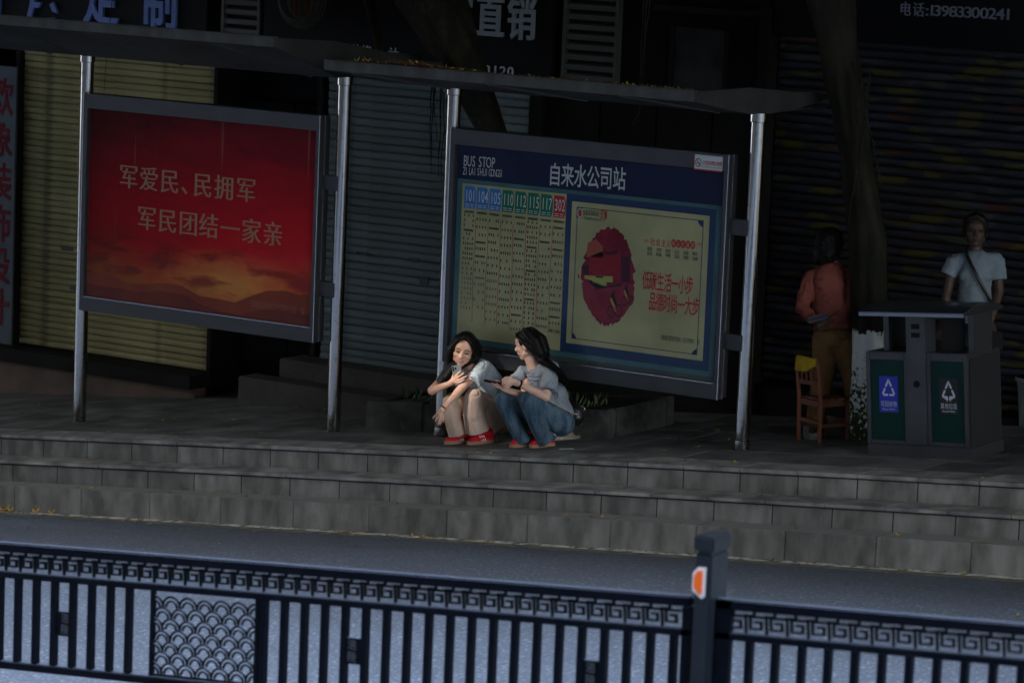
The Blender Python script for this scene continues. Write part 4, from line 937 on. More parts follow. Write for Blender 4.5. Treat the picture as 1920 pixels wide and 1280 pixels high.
trunkmesh([tp(1634, 850, T2Y), tp(1630, 790, T2Y), tp(1634, 720, T2Y), tp(1634, 610, T2Y), tp(1630, 450, T2Y), tp(1605, 300, T2Y), tp(1588, 200, T2Y), tp(1570, 100, T2Y), tp(1552, -10, T2Y), tp(1530, -160, T2Y)], [.175, .14, .15, .135, .14, .115, .135, .15, .19, .16], 3, 21, 30).build('trunk', M['wash'], t2, True)
for k in range(5): root(t2, rnd.uniform(1570, 1640), rnd.uniform(60, 200), rnd.uniform(1590, 1650), rnd.uniform(330, 450), 1.62, .009, 5)
# ---- crowns
def leafmass(nm, par, n, fn, size, m, seed=1, ok=None):
    rnd = random.Random(seed); V = []; F = []
    for i in range(n):
        c = Vector(fn(rnd))
        if ok and not ok(c): continue
        a = rnd.uniform(0, 2*math.pi); e = rnd.uniform(-.5, .5); d = Vector((math.cos(a), math.sin(a), e)).normalized(); w = d.cross(Vector((rnd.uniform(-.4, .4), rnd.uniform(-.4, .4), 1))).normalized()
        s = size*rnd.uniform(.7, 1.3); b = len(V)
        V += [c-d*s*.5, c+w*s*.28-d*s*.05, c+d*s*.5, c-w*s*.28-d*s*.05]; F.append((b, b+1, b+2, b+3))
    me = bpy.data.meshes.new(nm); me.from_pydata([tuple(v) for v in V], [], F); me.update()
    o = link(nm, me, m, par); return o
def slab(x0, x1, y0, y1, z0, z1):
    def f(r):
        x = r.uniform(x0, x1); y = r.uniform(y0, y1); lump = .6*math.sin(x*.9)*math.cos(y*1.1); return (x, y, r.uniform(z0, z1)+lump+.0*x)
    return f
if not FASTCROWN:
    leafmass('crown', t1, 30000, slab(-34, -1.5, -4.0, 5, 4.7, 7.0), .42, M['leaf'], 2)
    leafmass('crown', t2, 26000, slab(-1.5, 20, -4.0, 5, 4.7, 7.0), .42, M['leaf'], 3)
# added unseen block across the road: shades the street, its opening aims the sun
ob = thing('sun_blocker', 'unseen grey block added across the road to shade the bus stop', 'building')
M['blockwall'] = mat('blocker_wall', (.07, .07, .068), .85, c2=(.05, .05, .05), scale=.5)
OY = -30.
def hit(p):
    t = (OY-p[1])/SUN.y; return Vector(p)+SUN*t
H1, H2, H3, H4 = hit((-2.50, .5, .08)), hit((-1.66, .5, .08)), hit((-2.50, .5, .80)), hit((-1.66, .5, .80))
ax0, ax1, az0, az1 = H1.x, H2.x, H1.z, H3.z
for x0, x1, z0, z1, nm in ((-90, 34, -8, az0, 'wall'), (-90, ax0, az0, az1, 'wall'), (ax1, 34, az0, az1, 'wall'), (-90, 34, az1, az1+24, 'blocker_top')):
    MB().box(x0, x1, OY-.3, OY, z0, z1).build(nm, M['blockwall'], ob)
xm = ax0+(ax1-ax0)*.52; zm = az0+(az1-az0)*.42
MB().box(xm, ax1, OY-.3, OY-.02, az0, zm).build('panel', M['blockwall'], ob)  # added to trim the lower corner of the sun patch
for k in range(int((ax1-ax0)/.1)+1): MB().box(ax0+k*.1, ax0+k*.1+.036, OY-.2, OY-.14, az0, az1).build('sun_grille_bar', M['blockwall'], ob)  # bars added to thin the sun coming through the opening
MB().box(-90, 34, OY-14, OY-.31, -8, az0-1).build('body', M['blockwall'], ob)
# ================================================================== PEOPLE
def skinmat(n, c, r=.5):
    m = mat(n, c, r, c2=tuple(x*.86 for x in c), scale=14, bump=.04, bscale=120, spec=.35); b = m.node_tree.nodes['Principled BSDF']
    b.inputs['Subsurface Weight'].default_value = .12; b.inputs['Subsurface Radius'].default_value = (.02, .008, .004); return m
def cloth(n, c, c2=None, sc=8, bump=.25, bs=18, st=None, rough=.85, c3=None):
    return mat(n, c, rough, c2=c2 or tuple(x*.8 for x in c), scale=sc, bump=bump, bscale=bs, stretch=st, spec=.15, c3=c3, s3=60, a3=.25)
M['skin'] = skinmat('skin', (.70, .40, .28)); M['skin2'] = skinmat('skin_pale', (.76, .47, .35)); M['skin3'] = skinmat('skin_shaded', (.075, .043, .030))  # standing women's skin has the tree's shade put into its colour
M['hair'] = mat('black_hair', (.0045, .004, .004), .45, c2=(.008, .007, .006), scale=60, stretch=(1, 1, .15), bump=.5, bscale=90, spec=.16)
M['lip_shaded'] = mat('lip_shaded', (.05, .02, .017), .5); M['lip'] = mat('lip', (.40, .12, .11), .4); M['brow'] = mat('brow', (.035, .02, .016), .7); M['eye'] = mat('eye_dark', (.015, .010, .009), .25); M['eyew'] = mat('eye_white', (.55, .5, .47), .3); M['nail'] = mat('nail', (.66, .42, .34), .3)  # the darker lip colour holds the same tree shade
class Rig:
    def __init__(s, dep0): s.d = dep0
    def __call__(s, px, py, d=0.): return at(px, py, s.d-d)
def frame(F, roll=0.):
    """head axes from the facing direction; roll in radians tips the crown to image right"""
    F = F.normalized(); U = Vector((0, 0, 1)); S = F.cross(U).normalized(); U = S.cross(F)
    c, q = math.cos(roll), math.sin(roll); return F, U*c+S*q, S*c-U*q
def head(mb, C, F, U, S, k=1., ears=True):
    p = lambda f, u, s: C+(F*f+U*u+S*s)*k
    mb.ell(p(-.012, .022, 0), .074*k, .092*k, .092*k, S, F, U)
    mb.ell(p(.028, -.035, 0), .057*k, .060*k, .066*k, S, F, U)
    mb.ell(p(.054, -.082, 0), .026*k, .024*k, .022*k, S, F, U)                    # chin
    mb.ell(p(.055, .03, 0), .054*k, .028*k, .045*k, S, F, U)                      # forehead
    for s in (-1, 1):
        mb.ell(p(.052, -.022, s*.034), .026*k, .026*k, .026*k, S, F, U)           # cheek
        mb.capsule(p(.0, -.055, s*.048), p(.045, -.085, s*.016), .022*k, .018*k, 10)   # jaw line
        mb.capsule(p(.077, .020, s*.012), p(.068, .018, s*.042), .0085*k, .007*k, 8)    # brow ridge
        if ears: mb.ell(p(-.012, -.012, s*.076), .010*k, .018*k, .030*k, S, F, U, 12, 8)
        mb.ell(p(.093, -.026, s*.012), .008*k, .009*k, .007*k, S, F, U, 10, 6)     # nostril
    mb.capsule(p(.078, .012, 0), p(.099, -.022, 0), .0075*k, .0115*k, 10)            # nose
    mb.ell(p(.080, -.052, 0), .021*k, .010*k, .014*k, S, F, U, 12, 8)                # mouth mound
def face(par, C, F, U, S, k=1., open_=.3, closed=False, smile=0, lip='lip'):
    p = lambda f, u, s: C+(F*f+U*u+S*s)*k
    for s in (-1, 1):
        # the eye: white, iris, upper lid line
        if not closed:
            MB().ell(p(.0725, .0, s*.029), .0135*k, .006*k, .0055*k, S, F, U, 14, 8).build('eye', M['eyew'], par, True)
        MB().ell(p(.0755, -.001, s*.028), (.006 if not closed else .013)*k, .005*k, (.0052 if not closed else .003)*k, S, F, U, 12, 8).build('iris' if not closed else 'eyelash', M['eye'], par, True)
        MB().chain([p(.076, .002, s*.014), p(.081, .0062, s*.027), p(.072, .002, s*.043)], [.0013*k, .002*k, .0014*k], 6).build('eyelash', M['eye'], par, True)
        MB().chain([p(.0865, .0225, s*.012), p(.084, .027, s*.028), p(.070, .021, s*.047)], [.0026*k, .003*k, .0014*k], 6).build('eyebrow', M['brow'], par, True)
        MB().ell(p(.099, -.033, s*.0075), .003*k, .003*k, .0022*k, S, F, U, 8, 6).build('nostril', M['brow'], par, True)
    w = .022; g = .004*open_/.3
    MB().chain([p(.080, -.052+smile, -w), p(.0895, -.0475, -.006), p(.089, -.049, 0), p(.0895, -.0475, .006), p(.080, -.052+smile, w)], [.002*k, .0045*k, .004*k, .0045*k, .002*k], 8).build('upper_lip', M[lip], par, True)
    MB().chain([p(.080, -.053+smile, -w*.9), p(.0885, -.060-g, 0), p(.080, -.053+smile, w*.9)], [.002*k, .0058*k, .002*k], 8).build('lower_lip', M[lip], par, True)
    if open_ > 0: MB().ell(p(.0875, -.053-g*.3, 0), .012*k, .004*k, .0032*k*(1+open_), S, F, U, 10, 6).build('teeth', M['eyew'] if open_ > .25 else M['brow'], par, True)
def hand(mb, W, P, fingers, r=.0095, thumb=None):
    """W wrist, P palm centre, fingers = list of point chains"""
    d = (P-W)
    mb.capsule(W, W+d*.6, .024, .027, 12)
    for f in fingers:
        mb.capsule(P-d*.25, f[0], .017, r*1.25, 10)
        mb.chain(f, [r*1.15, r*1.0, r*.92, r*.8][:len(f)], 10)
    if thumb: mb.capsule(W+d*.35, thumb[0], .018, r*1.3, 10); mb.chain(thumb, [r*1.3, r*1.15, r*.95][:len(thumb)], 10)
def strands(mb, chains, n, spread, r0, seed):
    """thin locks following guide lines"""
    rnd = random.Random(seed)
    for k in range(n):
        g = rnd.choice(chains); off = [Vector((rnd.gauss(0, 1), rnd.gauss(0, 1), rnd.gauss(0, .6)))*spread for _ in range(2)]
        pts = [Vector(p)+off[0]*(1-i/(len(g)-1))*.8+off[1]*(i/(len(g)-1)) for i, p in enumerate(g)]
        # smooth resample
        q = []
        for i in range(len(pts)-1):
            for j in range(4):
                t = j/4; a = pts[max(i-1, 0)]; b = pts[i]; c = pts[i+1]; d = pts[min(i+2, len(pts)-1)]
                q.append(.5*((2*b)+(c-a)*t+(2*a-5*b+4*c-d)*t*t+(3*b-a-3*c+d)*t*t*t))
        q.append(pts[-1]); L = len(q)
        mb.tube(q, [r0*(1-.75*(i/(L-1))**2) for i in range(L)], 5)
def displace(o, amp, scale, axis=None, seed=0):
    """real folds in the cloth: push the surface along its normals with stretched noise"""
    from mathutils import noise
    me = o.data; vs_ = me.vertices; N = [v.normal.copy() for v in vs_]
    for v, n in zip(vs_, N):
        p = v.co.copy()
        if axis is not None: p = p-axis*(p.dot(axis)*.82)
        a = noise.noise(p*scale+Vector((seed, 0, 0))); c_ = noise.noise(p*scale*1.9+Vector((0, seed, 0))); k = .7*a+.45*c_-3.2*max(0., .15-abs(a+.3*c_))+1.2*max(0., .10-abs(c_-.1))
        v.co += n*amp*k
    me.update()
def frust(mb, a, b, ra, rb, n=20, flat=1., W=None):
    """open-ended looking leg or sleeve: flat caps"""
    a = Vector(a); b = Vector(b); mb.tube([a, a.lerp(b, .5), b], [ra, (ra+rb)/2, rb], n); return mb
def ring(par, nm, c, ax, r, t, m):
    ax = ax.normalized(); u = ax.cross(Vector((0, 0, 1))).normalized(); w = ax.cross(u)
    return MB().tube([c+(u*math.cos(a)+w*math.sin(a))*r for a in [i*math.pi/10 for i in range(21)]], t, 6, False).build(nm, m, par, True)
M['shoe'] = mat('red_suede', (.62, .012, .03), .75, c2=(.52, .010, .026), scale=20, bump=.1, bscale=90, spec=.2); M['gum'] = mat('gum_sole', (.40, .22, .12), .6, c2=(.34, .18, .10), scale=20); M['stripe'] = mat('white_leather', (.72, .70, .66), .5)
def shoe(par, heel, toe, up=Vector((0, 0, 1)), k=1., stripes=True, upper=None, sole=None, side=1):
    upper = upper or M['shoe']; sole = sole or M['gum']
    heel = Vector(heel); toe = Vector(toe); f = (toe-heel); L = f.length; f.normalize(); s = f.cross(up).normalized(); u = s.cross(f)
    P = lambda a, b, c: heel+f*(a*L)+s*b*k+u*c*k
    prof = [(0, .026), (.06, .033), (.2, .036), (.4, .036), (.6, .043), (.78, .044), (.92, .034), (1, .018)]
    def outline(g, z): return [P(a, -w*g, z) for a, w in prof]+[P(a, w*g, z) for a, w in prof[::-1]]
    mb = MB(); A = outline(1.06, 0); B = outline(1.08, .014); C = outline(1.04, .029); n = len(A)
    mb.add(A+B+C, [tuple(range(n-1, -1, -1)), tuple(2*n+i for i in range(n))]+[(j*n+i, j*n+(i+1) % n, (j+1)*n+(i+1) % n, (j+1)*n+i) for j in range(2) for i in range(n)])
    e = bpy.data.objects.new('shoe', None); COL.objects.link(e); e.parent = par
    mb.build('sole', sole, e, True, angle=45)
    b = MB(); b.capsule(P(.12, 0, .062), P(.14, 0, .040), .034*k, .036*k); b.capsule(P(.15, 0, .045), P(.55, 0, .040), .036*k, .038*k); b.capsule(P(.55, 0, .038), P(.86, 0, .030), .040*k, .028*k); b.capsule(P(.12, 0, .085), P(.30, 0, .078), .030*k, .030*k); b.capsule(P(.28, 0, .075), P(.6, 0, .048), .030*k, .028*k)
    fuse(b, 'upper', upper, e, .0035, 4)
    if stripes:
        for j in range(3):
            a = .36+.075*j
            MB().add([P(a, side*.0405, .028), P(a+.035, side*.0415, .028), P(a+.105, side*.030, .070), P(a+.070, side*.031, .072), P(a, side*.030, .028), P(a+.035, side*.030, .028), P(a+.105, side*.02, .068), P(a+.07, side*.02, .068)], [(0, 1, 2, 3), (4, 7, 6, 5), (0, 3, 7, 4), (1, 5, 6, 2), (3, 2, 6, 7), (0, 4, 5, 1)]).build('stripe', M['stripe'], e)
        MB().capsule(P(-.012, 0, .072), P(-.012, 0, .095), .014*k, .012*k, 8).build('heel_tab', M['stripe'], e, True)
    for j in range(4):
        a = .40+.07*j; z = .083-.010*j
        MB().chain([P(a-.01, -.018, z-.010), P(a+.015, 0, z-.001), P(a+.0, .018, z-.010)], [.004*k]*3, 6).build('lace', M['stripe'], e, True)
def gz(P, h=0.): P = Vector(P); P.z = G(P.x)+h; return P

# ---------------------------------------------------------------- woman in beige trousers
def woman_beige():
    r = Rig(26.83); s = thing('person', 'squatting woman in pale grey T-shirt and beige trousers looking at a silver phone', 'person')
    hd = r(870, 656, .03); F, U, S = frame(CT*.92-CR*.12+Vector((0, 0, -.24)), -.16)
    b = MB()
    head(b, hd, F, U, S, 1.2)
    b.capsule(r(876, 676, .0), r(887, 700, -.06), .044, .052)                     # neck
    b.capsule(r(893, 700, -.08), r(930, 770, -.22), .085, .10)
    b.capsule(r(905, 688, .0), r(850, 696, -.12), .042, .042)
    # left arm lies over her knee
    LS, LE, LW = r(904, 690, .03), r(872, 720, .19), r(833.5, 763, .25)
    b.chain([LS, LE, LW], [.042, .035, .0215], 16); b.capsule(LE, LE.lerp(LW, .4), .036, .033)
    hand(b, LW, r(827, 774, .26), [[r(822, 780, .27), r(818, 785, .285), r(816.5, 789, .28)], [r(825, 783, .28), r(822.5, 790, .29), r(822, 795, .28)], [r(828, 783.5, .275), r(827, 790, .285), r(825.5, 795, .275)], [r(831, 781, .26), r(831.5, 787, .27), r(830.5, 791, .26)]], .0075, [r(819, 777, .24), r(813.5, 781, .25), r(812, 784, .26)])
    # right arm bent up, elbow on the other knee
    RS, RE, RW = r(842, 700, -.12), r(810, 732, .07), r(843, 719, .17)
    b.chain([RS, RE], [.04, .036], 16); b.chain([RE, RW], [.036, .022], 16)
    hand(b, RW, r(853, 712, .20), [[r(855, 704, .215), r(859, 700, .225), r(863, 696.5, .235)], [r(857, 708, .215), r(863, 704, .235), r(869, 699.5, .24)], [r(858, 713, .215), r(866, 709.5, .235), r(874.5, 705, .24)], [r(857, 717.5, .21), r(864, 715.5, .225), r(870.5, 711.5, .235)]], .0078, [r(850, 704, .18), r(852, 698, .175)])
    b.chain([r(938, 780, -.18), r(890, 742, .12), r(895, 812, .01)], [.07, .05, .035]); b.chain([r(928, 784, -.27), r(846, 752, .04), r(862, 812, -.04)], [.07, .05, .035])
    fuse(b, 'body', M['skin'], s, .0036, 4, .45)
    # features
    face(s, hd, F, U, S, 1.2, .3, True)
    # T-shirt
    t = MB()
    t.capsule(r(938, 768, -.20), r(902, 706, -.06), .122, .098, 24); t.capsule(r(906, 694, .0), r(853, 700, -.12), .062, .058, 20); t.ell(r(890, 702, -.06), .10, .09, .07, CR, CT, CU)
    t.capsule(r(908, 693, -.03), r(936, 735, -.17), .075, .09, 20)
    frust(t, r(909, 684, .0), r(887, 717, .165), .058, .066, 22); frust(t, r(845, 698, -.12), r(826, 716, -.01), .055, .055, 20); t.ell(r(907, 687, .0), .060, .060, .058, CR, CT, CU)
    o = fuse(t, 'tshirt', M['tee1'], s, .005, 5, .5); displace(o, .012, 15, (r(938, 768, -.2)-r(902, 706, -.06)).normalized(), 3)
    # trousers
    p = MB(); K1, K2 = r(889, 744, .13), r(846, 752, .05)
    p.capsule(r(940, 782, -.18), K1, .105, .074, 24); p.capsule(K1, r(889, 778, .09), .078, .088, 24); frust(p, r(888.5, 772, .09), r(895.5, 808.5, .045), .087, .098, 26)
    p.capsule(r(930, 786, -.27), K2, .10, .066, 24); p.capsule(K2, r(849, 785, .03), .068, .068, 24); frust(p, r(848, 780, .03), r(857, 816, .0), .068, .070, 24)
    p.ell(r(940, 788, -.23), .125, .12, .095, CR, CT, CU); p.capsule(r(905, 770, .0), r(925, 795, -.1), .085, .08, 20)
    o = fuse(p, 'trousers', M['beige'], s, .005, 4, .5); displace(o, .010, 13, (r(884.5, 748, .13)-r(895.5, 808.5, .045)).normalized(), 9)
    # hem stitching
    # shoes
    h1, t1_ = gz(r(924, 829, -.05)), gz(r(877, 832, .07)); shoe(s, h1, t1_, k=1.0, side=-1)
    h2, t2_ = gz(r(884, 828, -.12)), gz(r(834, 831, -.02)); shoe(s, h2, t2_, k=1.0, side=-1)
    # hair: cap, two curtains, loose locks
    k = 1.18; q = lambda f, u, ss: hd+(F*f+U*u+S*ss)*k
    h = MB(); h.ell(q(-.024, .034, 0), .083*k, .092*k, .092*k, S, F, U)
    top = q(.062, .108, 0)
    for sg, pts in ((-1, [q(.055, .110, .004), q(.066, .080, -.045), q(.045, .02, -.078), q(.02, -.05, -.084)]), (1, [q(.055, .110, -.002), q(.066, .082, .042), q(.05, .03, .072), q(.03, -.02, .080)])):
        h.chain(pts, [.016, .018, .017, .020], 12)
    gl = [[q(-.02, .07, -.06), q(0, 0, -.088), r(843, 690, .03), r(832, 712, .03), r(818, 732, .02)], [q(-.04, .05, -.07), q(-.02, -.02, -.095), r(840, 694, .0), r(826, 716, .0), r(812, 737, .0)], [q(.01, .05, -.068), q(.01, -.03, -.09), r(848, 692, .05), r(836, 708, .06), r(824, 728, .05)]]
    gr = [[q(-.02, .07, .06), q(0, 0, .085), q(-.01, -.06, .088), q(-.03, -.12, .085)], [q(-.03, .05, .07), q(-.02, -.02, .094), q(-.04, -.09, .09), q(-.07, -.14, .07)], [q(.02, .06, .058), q(.03, 0, .078), q(.005, -.06, .080), q(-.01, -.10, .078)]]
    for g in gl: h.chain(g, [.03, .032, .040, .040, .022], 12)
    for g in gr: h.chain(g, [.028, .026, .024, .014], 12)
    h.capsule(q(-.07, .0, 0), q(-.08, -.14, -.02), .07, .05)
    ho = fuse(h, 'hair', M['hair'], s, .0045, 3)
    sb = MB(); strands(sb, gl, 110, .017, .0022, 3); strands(sb, gr, 70, .010, .0020, 4)
    parts = [[q(.058, .116, sg*.004), q(.066, .092, sg*.04), q(.040, .05, sg*.078), q(.02, -.02, sg*.092), q(.01, -.08, sg*.092)] for sg in (-1, 1)]
    strands(sb, parts, 60, .005, .0020, 5)
    o = sb.build('hair_locks', M['hair'], s, True); o['kind'] = 'stuff'
    ring(s, 'wristband', r(831.5, 764.5, .25), LE-LW, .0255, .005, M['hair'])
    return s
M['tee1'] = cloth('pale_grey_tee', (.40, .45, .49)); M['beige'] = cloth('beige_trousers', (.50, .37, .295), (.44, .32, .25), st=(3, 3, .5)); 
woman_beige()

def phone(label, C, X, Y, w, h, m, cam_=False):
    """X = width axis, Y = long axis, the back faces X cross Y"""
    X = X.normalized(); Y = (Y-X*Y.dot(X)).normalized(); Z = X.cross(Y); s = thing('phone', label, 'phone')
    def bx(nm, x0, x1, y0, y1, z0, z1, mm, bev=.003): MB().hexa([C+X*x+Y*y+Z*z for z in (z0, z1) for x, y in ((x0, y0), (x1, y0), (x1, y1), (x0, y1))]).build(nm, mm, s, bevel=bev)
    bx('body', -w/2, w/2, -h/2, h/2, -.004, .004, m, .0035); bx('screen', -w/2+.003, w/2-.003, -h/2+.003, h/2-.003, -.0052, -.0042, M['black'], .0004)
    if cam_:
        bx('camera_plate', -w/2+.004, -w/2+.042, h/2-.046, h/2-.005, .0042, .0062, m, .001)
        for x, y in ((-w/2+.013, h/2-.015), (-w/2+.013, h/2-.034), (-w/2+.032, h/2-.025)):
            c = C+X*x+Y*y+Z*.006; MB().tube([c, c+Z*.003], [.0085, .008], 16).build('lens', M['black'], s, True, angle=40)
    return s
M['phone1'] = mat('silver_green_phone', (.20, .23, .21), .3, .3); M['phone2'] = mat('dark_red_phone', (.16, .012, .03), .35)
r1 = Rig(26.83); c = r1(858.5, 703, .215)
phone('silver green phone with three lenses held up by the squatting woman in beige', c, CR*.94+CU*.18+CT*.2, CU*.94-CR*.34, .078, .16, M['phone1'], True)

# ---------------------------------------------------------------- woman in jeans
def woman_jeans():
    r = Rig(26.47); s = thing('person', 'squatting woman in grey printed T-shirt and blue jeans turned away in profile', 'person')
    hd = r(989, 646, .0); F, U, S = frame(-CR*.90-CT*.46+Vector((0, 0, -.16)), .0)
    b = MB(); head(b, hd, F, U, S, 1.08)
    b.capsule(r(992, 666, .0), r(1003, 692, -.04), .045, .052)
    b.capsule(r(1010, 706, -.04), r(1046, 778, -.14), .085, .10); b.capsule(r(1030, 692, .06), r(986, 697, -.15), .042, .04)
    NS, NE, NW = r(1033, 694, .07), r(1024, 744, .13), r(973, 719.5, .24)
    b.chain([NS, NE], [.042, .036]); b.chain([NE, NE.lerp(NW, .35), NW], [.035, .034, .0225])
    hand(b, NW, r(960, 714, .265), [[r(951, 712, .28), r(945.5, 713, .28), r(942, 716, .27)], [r(951, 716.5, .275), r(945, 718.5, .275), r(941.5, 720.5, .26)], [r(953, 720.5, .27), r(947, 723.5, .27), r(944, 724.5, .25)], [r(956, 723.5, .26), r(950.5, 726.5, .26), r(948, 726, .245)]], .0078, [r(955, 707.5, .26), r(948, 707.5, .265), r(942, 711.5, .262)])
    FS, FE, FW = r(984, 698, -.15), r(986, 742, .0), r(950, 731, .17)
    b.chain([FS, FE], [.04, .035]); b.chain([FE, FW], [.034, .0225])
    hand(b, FW, r(941, 725, .20), [[r(935, 722, .21), r(932, 718.5, .225)], [r(932, 724.5, .205), r(928.5, 720, .225)], [r(929, 724.5, .20), r(925.5, 719.5, .22)], [r(926, 723, .19), r(923, 718.5, .21)]], .0075, [r(938, 716, .19), r(931, 713.5, .195)])
    b.chain([r(1052, 790, -.08), r(990, 750, .17), r(1018, 818, .03)], [.07, .05, .035]); b.chain([r(1040, 792, -.2), r(945, 748, .02), r(975, 818, -.07)], [.07, .05, .035])
    fuse(b, 'body', M['skin2'], s, .0036, 4, .45)
    face(s, hd, F, U, S, 1.08, 0)
    t = MB()
    t.capsule(r(1045, 776, -.14), r(1012, 708, -.03), .128, .098, 24); t.capsule(r(1030, 694, .05), r(988, 698, -.14), .060, .056, 20); t.ell(r(1036, 745, -.1), .12, .12, .13, CR, CT, CU); t.ell(r(1048, 786, -.14), .115, .12, .08, CR, CT, CU)
    frust(t, r(1035, 688, .06), r(1028, 733, .135), .058, .074, 22); frust(t, r(985, 694, -.14), r(968, 714, -.06), .052, .058, 20); t.ell(r(1034, 690, .06), .058, .058, .055, CR, CT, CU)
    o = fuse(t, 'tshirt', M['tee2'], s, .005, 5, .5); displace(o, .012, 14, (r(1045, 776)-r(1012, 708)).normalized(), 5)
    # print on the chest, facing down-left
    rr = random.Random(12); pm_ = MB()
    dg = bpy.context.evaluated_depsgraph_get(); dg.update()
    from mathutils.bvhtree import BVHTree
    bv = BVHTree.FromPolygons([v.co for v in o.data.vertices], [tuple(p.vertices) for p in o.data.polygons])
    def onshirt(px, py, out=.0015):
        d = _ray(px, py).normalized(); h_ = bv.ray_cast(CPOS, d); return (h_[0]-d*out) if h_[0] is not None else None
    for li, (x0, y0, x1, y1, sz) in enumerate(((979, 691, 992, 699, 2.4), (983, 699, 1003, 702, 3.), (985, 705, 1015, 706, 3.2), (987, 712, 1010, 714, 3.), (992, 719, 1004, 720, 1.8))):
        n_ = int((x1-x0)/2.3)
        for i in range(n_):
            cx = x0+(x1-x0)*i/n_; cy = y0+(y1-y0)*i/n_+rr.uniform(-.8, .8); q_ = [onshirt(cx+rr.uniform(-1.3, 1.3), cy+rr.uniform(-sz, sz)*.6) for _ in range(3)]
            if all(v is not None for v in q_) and max((q_[0]-q_[1]).length, (q_[1]-q_[2]).length) < .05: pm_.tube(q_, .0028, 4)
    if pm_.v: po = pm_.build('shirt_print', M['print'], s); po['kind'] = 'stuff'
    p = MB(); K1, K2 = r(990, 752, .17), r(944, 750, .02)
    p.capsule(r(1052, 792, -.08), K1, .110, .070, 24); p.capsule(K1, r(1008, 795, .10), .072, .068, 24); frust(p, r(1006, 790, .1), r(1018, 815, .04), .068, .066, 24); frust(p, r(1017, 812, .045), r(1026, 829, .03), .062, .085, 24); p.ell(r(987, 749, .17), .066, .066, .066, CR, CT, CU)
    p.capsule(r(1040, 792, -.2), K2, .10, .066, 24); p.capsule(K2, r(962, 790, -.03), .067, .063, 24); frust(p, r(960, 786, -.03), r(974, 812, -.06), .064, .062, 24); frust(p, r(973, 810, -.06), r(983, 830, -.07), .060, .068, 24)
    p.ell(r(1050, 795, -.14), .115, .12, .085, CR, CT, CU)
    o = fuse(p, 'jeans', M['denim'], s, .005, 4, .5); displace(o, .009, 14, (K1-r(1018, 815, .04)).normalized(), 2)
    shoe(s, gz(r(1038, 835, -.06)), gz(r(994, 837, .05)), k=.98, side=-1); shoe(s, gz(r(1000, 833, -.13)), gz(r(957, 836, -.03)), k=.98, side=-1)
    k = 1.08; q = lambda f, u, ss: hd+(F*f+U*u+S*ss)*k
    h = MB(); h.ell(q(-.026, .032, 0), .084*k, .094*k, .094*k, S, F, U); h.ell(q(.02, .075, 0), .055*k, .055*k, .036*k, S, F, U)
    g = []
    for sg in (-1, 1):
        g += [[q(.066, .092, sg*.012), q(.045, .075, sg*.058), q(-.005, .035, sg*.084), q(-.05, -.015, sg*.082), q(-.085, -.07, sg*.06)], [q(0, .118, sg*.02), q(-.03, .09, sg*.065), q(-.065, .03, sg*.082), q(-.09, -.04, sg*.07), q(-.12, -.10, sg*.04)]]
    back = [[q(-.05, .10, 0), q(-.105, .03, 0), q(-.12, -.06, 0), r(1019, 672, .04), r(1036, 684, .11), r(1050, 698, .11), r(1059, 716, .04)], [q(-.04, .09, .04), q(-.09, .02, .06), q(-.10, -.06, .06), r(1014, 676, .09), r(1030, 685, .14), r(1045, 696, .14), r(1056, 712, .08)], [q(-.05, .10, -.04), q(-.095, .02, -.05), q(-.11, -.07, -.05), r(1020, 674, -.01), r(1040, 688, .05), r(1056, 706, .03), r(1062, 722, .0)]]
    for c_ in g: h.chain(c_, [.010, .013, .016, .022, .026], 12)
    for c_ in back: h.chain(c_, [.03, .042, .042, .030, .020, .014, .007], 12)
    fuse(h, 'hair', M['hair'], s, .0045, 3)
    sb = MB(); strands(sb, back, 130, .016, .0022, 6); strands(sb, g, 60, .006, .0020, 7)
    
    o = sb.build('hair_locks', M['hair'], s, True); o['kind'] = 'stuff'
    ring(s, 'wristband', r(974.5, 720.3, .238), NE-NW, .0275, .0075, M['hair'])
    return s
M['tee2'] = cloth('blue_grey_tee', (.27, .30, .335)); M['print'] = mat('shirt_print', (.012, .02, .04), .8)
M['denim'] = cloth('blue_denim', (.10, .155, .20), (.03, .058, .09), sc=5, bump=.35, bs=26, st=(3, 3, .7), c3=(.22, .28, .34))
woman_jeans()
r2 = Rig(26.47); A_, B_ = r2(907.5, 714.5, .20), r2(942, 719, .235); d_ = (B_-A_)
phone('dark red phone held flat by the squatting woman in jeans', (A_+B_)/2+CU*.004, CT*.9+CU*.24+CR*.1, d_, .07, .15, M['phone2'])
# shoulder bag
M['bagm'] = mat('black_leather', (.010, .010, .011), .3, c2=(.018, .018, .018), scale=30, bump=.3, bscale=40); M['gold_m'] = mat('gold_metal', (.75, .6, .35), .25, 1.)
bg_ = thing('handbag', 'small round quilted black bag on a gold chain behind the woman in jeans', 'bag')
c = r2(1080, 777, -.16); b = MB(); b.ell(c, .062, .045, .085, CR, CT, CU); b.ell(c-CU*.02, .068, .048, .06, CR, CT, CU); o = fuse(b, 'bag_body', M['bagm'], bg_, .004, 3)
for k in range(4):
    a = -.5+k*.33; MB().tube([c+CR*(.066*math.sin(a)+.0)+CT*(.048*math.cos(t_)*math.cos(a))+CU*(.088*math.sin(t_)*math.cos(a*.8)) for t_ in [i*math.pi/10-math.pi/2 for i in range(11)]], .004, 5).build('quilt_rib', M['bagm'], bg_, True)
MB().tube([c+CR*.0+CU*.045+CR*.07*math.sin(t_)+CU*.03*math.cos(t_) for t_ in [i*math.pi/10 for i in range(21)]], .003, 5, False).build('zip_ring', M['gold_m'], bg_, True)
pa, pb = r2(1024, 747, .10), r2(1082, 777, -.10)
lm_ = MB().ell(Vector((0, 0, 0)), .0078, .0022, .0045, n=8, m=6).mesh('link', True); lm_.materials.append(M['gold_m'])
